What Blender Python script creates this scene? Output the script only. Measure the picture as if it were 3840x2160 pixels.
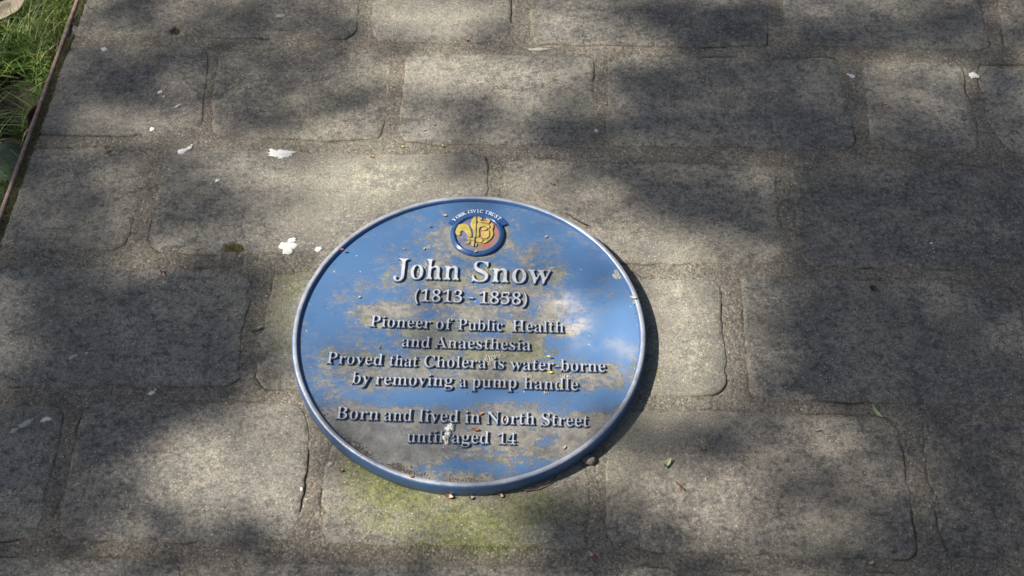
import bpy, bmesh, math, random
import numpy as np
from mathutils import Vector, Matrix, noise as mnoise
from mathutils.geometry import delaunay_2d_cdt

random.seed(7)
rng = np.random.default_rng(11)
scene = bpy.context.scene
for o in list(bpy.data.objects):
    bpy.data.objects.remove(o)
C = scene.collection

# ------------------------------------------------------------------ camera
CAM = Vector((0.0617, -1.0762, 1.5741)); PITCH = 0.9326; FPX = 5005.8
cd = bpy.data.cameras.new('camera'); cam = bpy.data.objects.new('camera', cd); C.objects.link(cam)
cam.location = CAM; cam.rotation_euler = (math.pi/2 - PITCH, 0.0006, 0)
cd.sensor_width = 36; cd.lens = FPX/3840*36; cd.clip_start = 0.05; cd.clip_end = 400
cd.dof.use_dof = True; cd.dof.focus_distance = 1.93; cd.dof.aperture_fstop = 9
scene.camera = cam

# ------------------------------------------------------------------ sky, sun, exposure
ELEV = math.radians(47.5); AZ = math.radians(182.4)          # azimuth of the sun, measured from +X
L = Vector((math.cos(ELEV)*math.cos(AZ), math.cos(ELEV)*math.sin(AZ), math.sin(ELEV)))
L = Vector((-abs(L.x), -L.y if L.y > 0 else L.y, L.z)).normalized()
w = bpy.data.worlds.new('World'); scene.world = w; w.use_nodes = True
wn = w.node_tree; sky = wn.nodes.new('ShaderNodeTexSky'); sky.sky_type = 'NISHITA'; sky.sun_disc = False
sky.sun_elevation = ELEV; sky.sun_rotation = math.atan2(L.x, L.y); sky.air_density = 1.0; sky.dust_density = 2.0; sky.ozone_density = 1.0
wn.links.new(sky.outputs[0], wn.nodes['Background'].inputs[0]); wn.nodes['Background'].inputs[1].default_value = 0.052
sd = bpy.data.lights.new('sun', 'SUN'); sun = bpy.data.objects.new('sun', sd); C.objects.link(sun)
sd.energy = 5.0; sd.angle = math.radians(0.53); sd.color = (1.0, 0.945, 0.865)
sun.rotation_euler = L.to_track_quat('Z', 'Y').to_euler(); sun.location = L*12
scene.view_settings.view_transform = 'Standard'; scene.view_settings.look = 'None'
scene.view_settings.gamma = 1; scene.view_settings.use_curve_mapping = False
scene.view_settings.exposure = 0.78
scene.cycles.use_denoising = True

# ------------------------------------------------------------------ helpers
cp, sp = math.cos(PITCH), math.sin(PITCH)
FW = np.array([0, cp, -sp]); UP = np.array([0, sp, cp]); RT = np.array([1.0, 0, 0])
def at(px, py, z=0.0):
    """point of the paving (height z) that the survey photograph shows at px, py"""
    px = np.asarray(px, float); py = np.asarray(py, float)
    d = FW + np.multiply.outer((px-1920)/FPX, RT) + np.multiply.outer((1080-py)/FPX, UP)
    t = (z-CAM.z)/d[..., 2]
    return np.array(CAM) + t[..., None]*d
def P(px, py, z=0.0):
    a = at(px, py, z); return Vector((a[0], a[1], z))

def mesh_np(name, V, F, mats, parent=None, smooth=True, attrs=None):
    """V (n,3), F list of arrays of equal-sized faces"""
    me = bpy.data.meshes.new(name); V = np.asarray(V, np.float32)
    F = [np.asarray(f, np.int32) for f in F if len(f)]
    me.vertices.add(len(V)); me.vertices.foreach_set('co', V.ravel())
    nl = sum(f.size for f in F); nf = sum(len(f) for f in F)
    me.loops.add(nl); me.polygons.add(nf)
    me.loops.foreach_set('vertex_index', np.concatenate([f.ravel() for f in F]))
    tot = np.concatenate([np.full(len(f), f.shape[1], np.int32) for f in F])
    st = np.concatenate([[0], np.cumsum(tot)[:-1]]).astype(np.int32)
    me.polygons.foreach_set('loop_start', st); me.polygons.foreach_set('loop_total', tot)
    if attrs:
        for k, v in attrs.items():
            a = me.attributes.new(k, 'FLOAT', 'POINT'); a.data.foreach_set('value', np.asarray(v, np.float32))
    me.update(calc_edges=True); me.validate()
    me.polygons.foreach_set('use_smooth', np.full(len(me.polygons), smooth))
    for m in (mats if isinstance(mats, (list, tuple)) else [mats]): me.materials.append(m)
    o = bpy.data.objects.new(name, me); C.objects.link(o)
    if parent: o.parent = parent
    return o

def tag(o, label=None, cat=None, group=None, kind=None):
    if label: o['label'] = label
    if cat: o['category'] = cat
    if group: o['group'] = group
    if kind: o['kind'] = kind
    return o
def empty(name, loc=(0, 0, 0)):
    o = bpy.data.objects.new(name, None); o.location = loc; C.objects.link(o); o.empty_display_size = 0.02; return o

def fbm(x, y, s, seed=0.0, oct=3):
    """value noise on numpy arrays"""
    x = np.asarray(x)*s + seed*17.3; y = np.asarray(y)*s + seed*5.1
    out = 0; amp = 1; tot = 0
    for k in range(oct):
        xi = np.floor(x).astype(np.int64); yi = np.floor(y).astype(np.int64)
        fx = x-xi; fy = y-yi; fx = fx*fx*(3-2*fx); fy = fy*fy*(3-2*fy)
        def h(a, b):
            n = (a*374761393 + b*668265263 + int(seed*1000)*69069 + k*1013) & 0xffffffff
            n = ((n ^ (n >> 13))*1274126177) & 0xffffffff
            return ((n ^ (n >> 16)) & 0xffff)/65535.0
        v = (h(xi, yi)*(1-fx)+h(xi+1, yi)*fx)*(1-fy) + (h(xi, yi+1)*(1-fx)+h(xi+1, yi+1)*fx)*fy
        out = out+v*amp; tot += amp; amp *= .5; x = x*2.03+3.1; y = y*2.03+1.7
    return out/tot*2-1

def segdist(pts, poly):
    """distance of pts to the closed polygon, and inside flag"""
    A = poly; B = np.roll(poly, -1, 0); out = np.full(len(pts), 1e9); ins = np.zeros(len(pts), bool)
    for s in range(0, len(pts), 4000):
        q = pts[s:s+4000]; d = B-A; l2 = (d**2).sum(1)+1e-15
        t = np.clip(((q[:, None]-A[None])*d).sum(-1)/l2, 0, 1)
        e = q[:, None]-(A+t[..., None]*d); out[s:s+4000] = np.sqrt((e**2).sum(-1).min(1))
        yy = q[:, 1][:, None]; xx = q[:, 0][:, None]
        c = ((A[:, 1] > yy) != (B[:, 1] > yy)) & (xx < (B[:, 0]-A[:, 0])*(yy-A[:, 1])/(np.where(abs(B[:, 1]-A[:, 1]) < 1e-12, 1e-12, B[:, 1]-A[:, 1]))+A[:, 0])
        ins[s:s+4000] = c.sum(1) % 2 == 1
    return out, ins

def resample(poly, step):
    out = []
    for a, b in zip(poly, np.roll(poly, -1, 0)):
        n = max(1, int(round(np.hypot(*(b-a))/step))); t = np.arange(n)/n
        out.append(a+(b-a)*t[:, None])
    return np.concatenate(out)
def smooth_loop(p, it):
    for _ in range(it): p = p*.5+(np.roll(p, 1, 0)+np.roll(p, -1, 0))*.25
    return p

# ------------------------------------------------------------------ material builder
class M:
    def __init__(s, name):
        s.m = bpy.data.materials.new(name); s.m.use_nodes = True; s.t = s.m.node_tree
        s.b = s.t.nodes['Principled BSDF']; s.co = s.n('ShaderNodeTexCoord').outputs['Object']
    def n(s, t): return s.t.nodes.new(t)
    def set(s, inp, v):
        if isinstance(v, bpy.types.NodeSocket): s.t.links.new(v, inp)
        elif v is not None:
            if isinstance(v, tuple) and len(v) == 3 and inp.type == 'RGBA': v = (*v, 1)
            inp.default_value = v
    def noise(s, scale, detail=4, rough=.6, vec=None, dist=0.0, col=False):
        n = s.n('ShaderNodeTexNoise'); s.set(n.inputs['Vector'], vec or s.co); s.set(n.inputs['Scale'], float(scale)); n.inputs['Detail'].default_value = detail
        n.inputs['Roughness'].default_value = rough; n.inputs['Distortion'].default_value = dist
        return n.outputs['Color' if col else 'Fac']
    def vor(s, scale, out='Distance', feature='F1', vec=None, rand=1.0):
        n = s.n('ShaderNodeTexVoronoi'); n.feature = feature; s.set(n.inputs['Vector'], vec or s.co); n.inputs['Scale'].default_value = scale; n.inputs['Randomness'].default_value = rand
        return n.outputs[out]
    def mapv(s, loc=(0, 0, 0), rot=(0, 0, 0), sc=(1, 1, 1), vec=None):
        n = s.n('ShaderNodeMapping'); s.set(n.inputs['Vector'], vec or s.co); n.inputs['Location'].default_value = loc; n.inputs['Rotation'].default_value = rot; n.inputs['Scale'].default_value = sc
        return n.outputs[0]
    def math(s, op, a, b=None, c=None, clamp=False):
        n = s.n('ShaderNodeMath'); n.operation = op; n.use_clamp = clamp; s.set(n.inputs[0], a); s.set(n.inputs[1], b); s.set(n.inputs[2], c); return n.outputs[0]
    def mr(s, v, a, b, c=0.0, d=1.0, smooth=False):
        n = s.n('ShaderNodeMapRange'); n.interpolation_type = 'SMOOTHSTEP' if smooth else 'LINEAR'
        for i, x in zip(('Value', 'From Min', 'From Max', 'To Min', 'To Max'), (v, a, b, c, d)): s.set(n.inputs[i], x)
        return n.outputs[0]
    def mix(s, f, a, b, mode='MIX'):
        n = s.n('ShaderNodeMix'); n.data_type = 'RGBA'; n.blend_type = mode; s.set(n.inputs[0], f); s.set(n.inputs[6], a); s.set(n.inputs[7], b); return n.outputs[2]
    def attr(s, k):
        n = s.n('ShaderNodeAttribute'); n.attribute_name = k; return n.outputs['Fac']
    def sep(s, v, ax):
        n = s.n('ShaderNodeSeparateXYZ'); s.set(n.inputs[0], v); return n.outputs[ax]
    def normal(s): return s.n('ShaderNodeNewGeometry').outputs['Normal']
    def objcol(s): return s.n('ShaderNodeObjectInfo').outputs['Color']
    def hsv(s, col, h=.5, sat=1.0, v=1.0):
        n = s.n('ShaderNodeHueSaturation'); s.set(n.inputs['Hue'], h); s.set(n.inputs['Saturation'], sat); s.set(n.inputs['Value'], v); s.set(n.inputs['Color'], col); return n.outputs[0]
    def bump(s, h, strength, dist, nrm=None):
        n = s.n('ShaderNodeBump'); s.set(n.inputs['Height'], h); n.inputs['Strength'].default_value = strength; n.inputs['Distance'].default_value = dist
        if nrm: s.set(n.inputs['Normal'], nrm)
        return n.outputs[0]
    def out(s, col=None, rough=None, nrm=None, **k):
        s.set(s.b.inputs['Base Color'], col); s.set(s.b.inputs['Roughness'], rough)
        if nrm: s.set(s.b.inputs['Normal'], nrm)
        for a, v in k.items(): s.set(s.b.inputs[a.replace('_', ' ')], v)
        return s.m

def grime(m, base, strength=1.0):
    """weather stains that run over stones and joints alike"""
    warp = m.mapv(sc=(1, 1.12, 1)); k = strength
    mid = m.noise(15, 9, .70, warp, .2); blot = m.noise(47, 9, .76, warp); spk = m.noise(150, 7, .78); wide = m.noise(4.3, 9, .72)
    base = m.mix(m.math('MULTIPLY', m.mr(mid, .44, .60), .50*k), base, (.35, .316, .252))
    base = m.mix(m.math('MULTIPLY', m.mr(wide, .47, .66), .55*k), base, (.088, .086, .086))
    base = m.mix(m.math('MULTIPLY', m.mr(blot, .50, .60), .68*k), base, (.080, .076, .072))
    base = m.mix(m.math('MULTIPLY', m.mr(blot, .46, .38), .35*k), base, (.36, .318, .25))
    base = m.mix(m.math('MULTIPLY', m.mr(m.noise(85, 6, .72, m.mapv((4, 4, 0))), .56, .62), .55*k), base, (.075, .072, .068))
    base = m.mix(m.math('MULTIPLY', m.mr(spk, .52, .61), .66*k), base, (.062, .059, .055))
    base = m.mix(m.math('MULTIPLY', m.mr(spk, .47, .38), .50*k), base, (.40, .36, .285))
    base = m.mix(m.math('MULTIPLY', m.mr(m.noise(7.3, 6, .65, m.mapv((3, 1, 0))), .5, .7), .30*k), base, (.15, .155, .10))
    base = m.mix(m.math('MULTIPLY', m.mr(m.noise(9.1, 6, .7, m.mapv((1, 5, 0))), .54, .7), .35*k), base, (.20, .155, .115))
    pm = m.math('MULTIPLY', m.attr('pale'), m.mr(m.math('ADD', m.math('MULTIPLY', blot, .6), m.math('MULTIPLY', spk, .5)), .50, .62, 0, .75))
    base = m.mix(pm, base, (.40, .375, .285))
    amn = m.mr(m.math('ADD', m.attr('algae'), m.math('MULTIPLY', m.math('SUBTRACT', m.noise(42, 10, .82), .5), 3.0)), .35, 1.25, 0, .85)
    base = m.mix(amn, base, m.mix(m.mr(m.noise(110, 5, .7), .38, .62), (.085, .10, .035), (.27, .285, .10)))
    return base, blot, spk
def sparkle(m, base, a=.50, c=1.55):
    g = m.mr(m.noise(330, 5, .78), .30, .70, a, c); f = m.mr(m.noise(900, 3, .7), .28, .72, .66, 1.36)
    base = m.mix(1.0, base, m.math('MULTIPLY', g, f), 'MULTIPLY')
    wv = m.vor(230); wc = m.sep(m.vor(230, 'Color'), 0)
    return m.mix(m.math('MULTIPLY', m.math('LESS_THAN', wv, .24), m.math('GREATER_THAN', wc, .925)), base, (.50, .47, .40))

def stone_mat():
    m = M('weathered_stone')
    base = m.mix(m.mr(m.noise(2.6, 5, .6), .36, .62), (.190, .177, .156), (.285, .260, .212))
    base = m.mix(1.0, base, m.objcol(), 'MULTIPLY')
    base = m.mix(m.mr(m.math('ADD', m.attr('edge'), m.math('MULTIPLY', m.noise(24, 8, .78), 1.1)), .98, 1.14, 0, .8), base, m.mix(m.mr(m.noise(60, 6, .7), .4, .6), (.17, .148, .115), (.29, .25, .19)))
    base, blot, spk = grime(m, base)
    wv3 = m.mix(.06, m.co, m.noise(60, 3, .6, col=True)); lc = m.sep(m.vor(24, 'Color', vec=wv3), 0)
    lm = m.math('MULTIPLY', m.mr(m.vor(24, vec=wv3), .26, .14), m.math('GREATER_THAN', lc, .86))
    base = m.mix(m.math('MULTIPLY', lm, m.mr(spk, .4, .6, .15, .55)), base, (.30, .30, .24))
    base = sparkle(m, base)
    h = m.math('ADD', m.math('MULTIPLY', blot, .45), m.math('ADD', m.math('MULTIPLY', spk, .40), m.math('MULTIPLY', m.noise(420, 4, .75), .30)))
    return m.out(base, .9, m.bump(h, .9, .0048), Specular_IOR_Level=.22)

def mortar_mat():
    m = M('sandy_mortar')
    base = m.mix(m.mr(m.noise(9, 6, .65), .35, .65), (.225, .200, .158), (.335, .295, .230))
    base = m.mix(m.mr(m.noise(5, 3, .5, m.mapv((7, 2, 0))), .5, .7, 0, .4), base, (.25, .19, .145))
    base, blot, spk = grime(m, base, .55)
    base = m.mix(.26, base, (.225, .198, .158))
    c = m.sep(m.vor(330, 'Color'), 0); base = m.mix(1.0, base, m.mr(c, 0, 1, .70, 1.32), 'MULTIPLY')
    base = sparkle(m, base, .56, 1.5)
    wc = m.sep(m.vor(190, 'Color'), 1); base = m.mix(m.math('MULTIPLY', m.math('GREATER_THAN', wc, .90), m.math('LESS_THAN', m.vor(190), .30)), base, (.50, .455, .38))
    base = m.mix(m.attr('crack'), base, m.mix(m.mr(m.noise(25, 4), .45, .6), (.075, .066, .050), (.085, .082, .040)))
    h = m.math('ADD', m.math('MULTIPLY', m.noise(160, 8, .82), .9), m.math('MULTIPLY', m.vor(330), -.25))
    return m.out(base, .95, m.bump(h, 1.0, .0062), Specular_IOR_Level=.2)

def enamel_mat():
    """weathered blue paint of the plaque face with dried dirt"""
    m = M('blue_plaque_paint')
    st = m.mapv(rot=(0, 0, .04), sc=(.80, 1.15, 1))
    n1 = m.noise(40, 13, .79, st, .12); n2 = m.noise(120, 9, .78, st); n3 = m.noise(9, 3, .5, m.mapv((1.3, 4, 0)))
    v = m.math('ADD', m.math('ADD', m.math('MULTIPLY', n1, .76), m.math('MULTIPLY', n2, .42)), m.math('MULTIPLY', n3, .16))
    v = m.math('ADD', v, m.math('MULTIPLY', m.attr('dirt'), .088))
    mask = m.mr(v, .746, .764, 0, m.mr(m.noise(14, 4, .6), .35, .6, .72, 1.0))
    film = m.mr(v, .64, .755, 0, .42)
    blue = m.mix(m.mr(m.noise(3.5, 3, .5), .35, .65), (.052, .115, .232), (.068, .142, .272))
    blue = m.mix(m.mr(m.attr('sky_sheen'), 0, 1), blue, (.17, .32, .58))  # sky reflection painted into the blue as a lighter tone
    dirt = m.mix(m.mr(m.noise(60, 6, .7), .36, .62), (.125, .118, .102), (.235, .22, .185))
    dirt = m.mix(m.math('MULTIPLY', m.attr('green'), m.mr(m.noise(70, 5, .7), .3, .6)), dirt, (.17, .185, .055))
    dirt = m.mix(1.0, dirt, m.mr(m.noise(400, 4, .7), .25, .75, .6, 1.4), 'MULTIPLY')
    dirt = m.mix(m.attr('tan'), dirt, (.46, .40, .33))
    c0 = m.mix(film, blue, (.15, .165, .19)); c0 = m.mix(m.math('MULTIPLY', m.attr('tan'), m.mr(n1, .34, .50)), c0, (.42, .40, .38))
    col = m.mix(mask, c0, dirt)
    # tiny specks
    sv = m.vor(130); sc = m.sep(m.vor(130, 'Color'), 0)
    col = m.mix(m.math('MULTIPLY', m.math('LESS_THAN', sv, .12), m.math('GREATER_THAN', sc, .88)), col, (.05, .045, .05))
    col = m.mix(m.math('MULTIPLY', m.math('LESS_THAN', sv, .11), m.math('LESS_THAN', sc, .05)), col, (.6, .6, .6))
    rough = m.mix(mask, m.mix(film, (.21, .21, .21), (.5, .5, .5)), (.9, .9, .9))
    h = m.math('ADD', m.math('MULTIPLY', mask, .5), m.math('MULTIPLY', m.math('MULTIPLY', n2, mask), .6))
    return m.out(col, rough, m.bump(h, .6, .0012), Specular_IOR_Level=.55)

def worn_mat(name, top, side, t0, t1, rough=.42, metal=.25, noise_scale=60):
    """bare metal worn clear on upward faces, blue paint left on the sides"""
    m = M(name); nz = m.sep(m.normal(), 2)
    v = m.math('ADD', nz, m.math('MULTIPLY', m.math('SUBTRACT', m.noise(noise_scale, 6, .7), .5), .62))
    k = m.mr(v, t0, t1)
    tp = m.mix(m.mr(m.noise(35, 7, .7), .35, .65), tuple(c*.66 for c in top), top)
    tp = m.mix(m.math('MULTIPLY', m.mr(m.noise(220, 5, .75), .54, .66), .6), tp, (.16, .16, .165)); tp = m.mix(m.mr(m.noise(26, 6, .7, m.mapv((2, 2, 0))), .52, .66, 0, .55), tp, (.20, .195, .175))
    bl = m.mix(m.mr(m.noise(50, 6, .7), .56, .66), side, (.10, .11, .13))
    bl = m.mix(m.mr(m.sep(m.co, 2), .010, .0, 0, .9), bl, (.07, .085, .04)) if name == 'worn_rim' else bl
    return m.out(m.mix(k, bl, tp), m.mr(k, 0, 1, .3, rough), m.bump(m.noise(300, 4, .7), .25, .0008), Metallic=m.math('MULTIPLY', k, metal))

def plain(name, col, col2=None, scale=60, rough=.7, bump=0.0, **k):
    m = M(name); c = m.mix(m.mr(m.noise(scale, 5, .65), .35, .65), col, col2 or tuple(x*.7 for x in col))
    return m.out(c, rough, m.bump(m.noise(scale*3, 4, .7), bump, .002) if bump else None, **k)

STONE = stone_mat(); MORTAR = mortar_mat(); PAINT = enamel_mat()
RIM = worn_mat('worn_rim', (.43, .45, .49), (.05, .115, .255), .62, .92)
LETTER = worn_mat('worn_letter', (.52, .53, .55), (.06, .10, .18), .60, .98, .5, .1, 130)
SMALL = plain('white_letter_paint', (.72, .73, .75), (.55, .57, .6), 300, .5)
RING = plain('dark_blue_gloss', (.018, .055, .15), (.035, .10, .25), 40, .22)
YELLOW = plain('yellow_relief_paint', (.46, .37, .10), (.30, .24, .07), 140, .45, .2)
RUST = plain('rusty_steel', (.40, .27, .215), (.20, .125, .095), 90, .8, .5)
WHITE = plain('chalky_white', (.82, .81, .76), (.66, .65, .6), 120, .9, .9)
GREYWHITE = plain('grey_lichen_crust', (.58, .56, .49), (.36, .35, .29), 200, .95, 1.0)
MOSS = plain('dark_moss', (.125, .120, .035), (.060, .050, .022), 90, .95, .8)
REDSCALE = plain('reddish_brown_husk', (.25, .085, .045), (.14, .05, .03), 200, .6)
CREAM = plain('cream_husk', (.50, .43, .30), (.38, .31, .20), 200, .6)
ORANGE = plain('orange_husk', (.52, .26, .07), (.38, .15, .04), 200, .6)
DKBROWN = plain('dark_twig_brown', (.055, .035, .025), (.09, .06, .04), 120, .8, .4)
PALEGREEN = plain('pale_green_leaf', (.42, .47, .27), (.27, .33, .15), 150, .55)
DULLGREEN = plain('dull_green_leaf', (.20, .23, .10), (.13, .14, .07), 150, .6)
YELLOWGREEN = plain('yellow_green_petal', (.55, .55, .10), (.4, .42, .08), 200, .6)
PEBBLE = plain('grey_brown_pebble', (.20, .175, .15), (.12, .11, .095), 120, .9, .8)
TAN = plain('dry_tan_leaf', (.42, .36, .27), (.28, .22, .15), 50, .75, .4)
DEADBROWN = plain('dead_brown_leaf', (.11, .07, .05), (.06, .04, .03), 50, .8, .4)
SOIL = plain('dark_soil', (.035, .028, .018), (.02, .018, .011), 30, .95, 1.0)
BARK = plain('tree_bark', (.11, .09, .07), (.06, .05, .04), 20, .9, 1.0)
CROWN = plain('spring_leaves', (.06, .10, .025), (.08, .11, .03), 10, .6)
BROADLEAF = plain('dark_broad_leaf', (.022, .050, .026), (.016, .036, .020), 30, .7, .3)

def grass_mat():
    m = M('lawn_grass'); r = m.attr('tone')
    c = m.mix(m.mr(r, 0, .55), (.035, .085, .014), (.10, .17, .025)); c = m.mix(m.mr(r, .55, 1), c, (.27, .30, .06))
    c = m.mix(m.math('GREATER_THAN', r, 1.05), c, (.34, .28, .15))
    return m.out(c, .5, None, Specular_IOR_Level=.4, Transmission_Weight=0.0, Subsurface_Weight=0.0)
GRASS = grass_mat()

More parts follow.
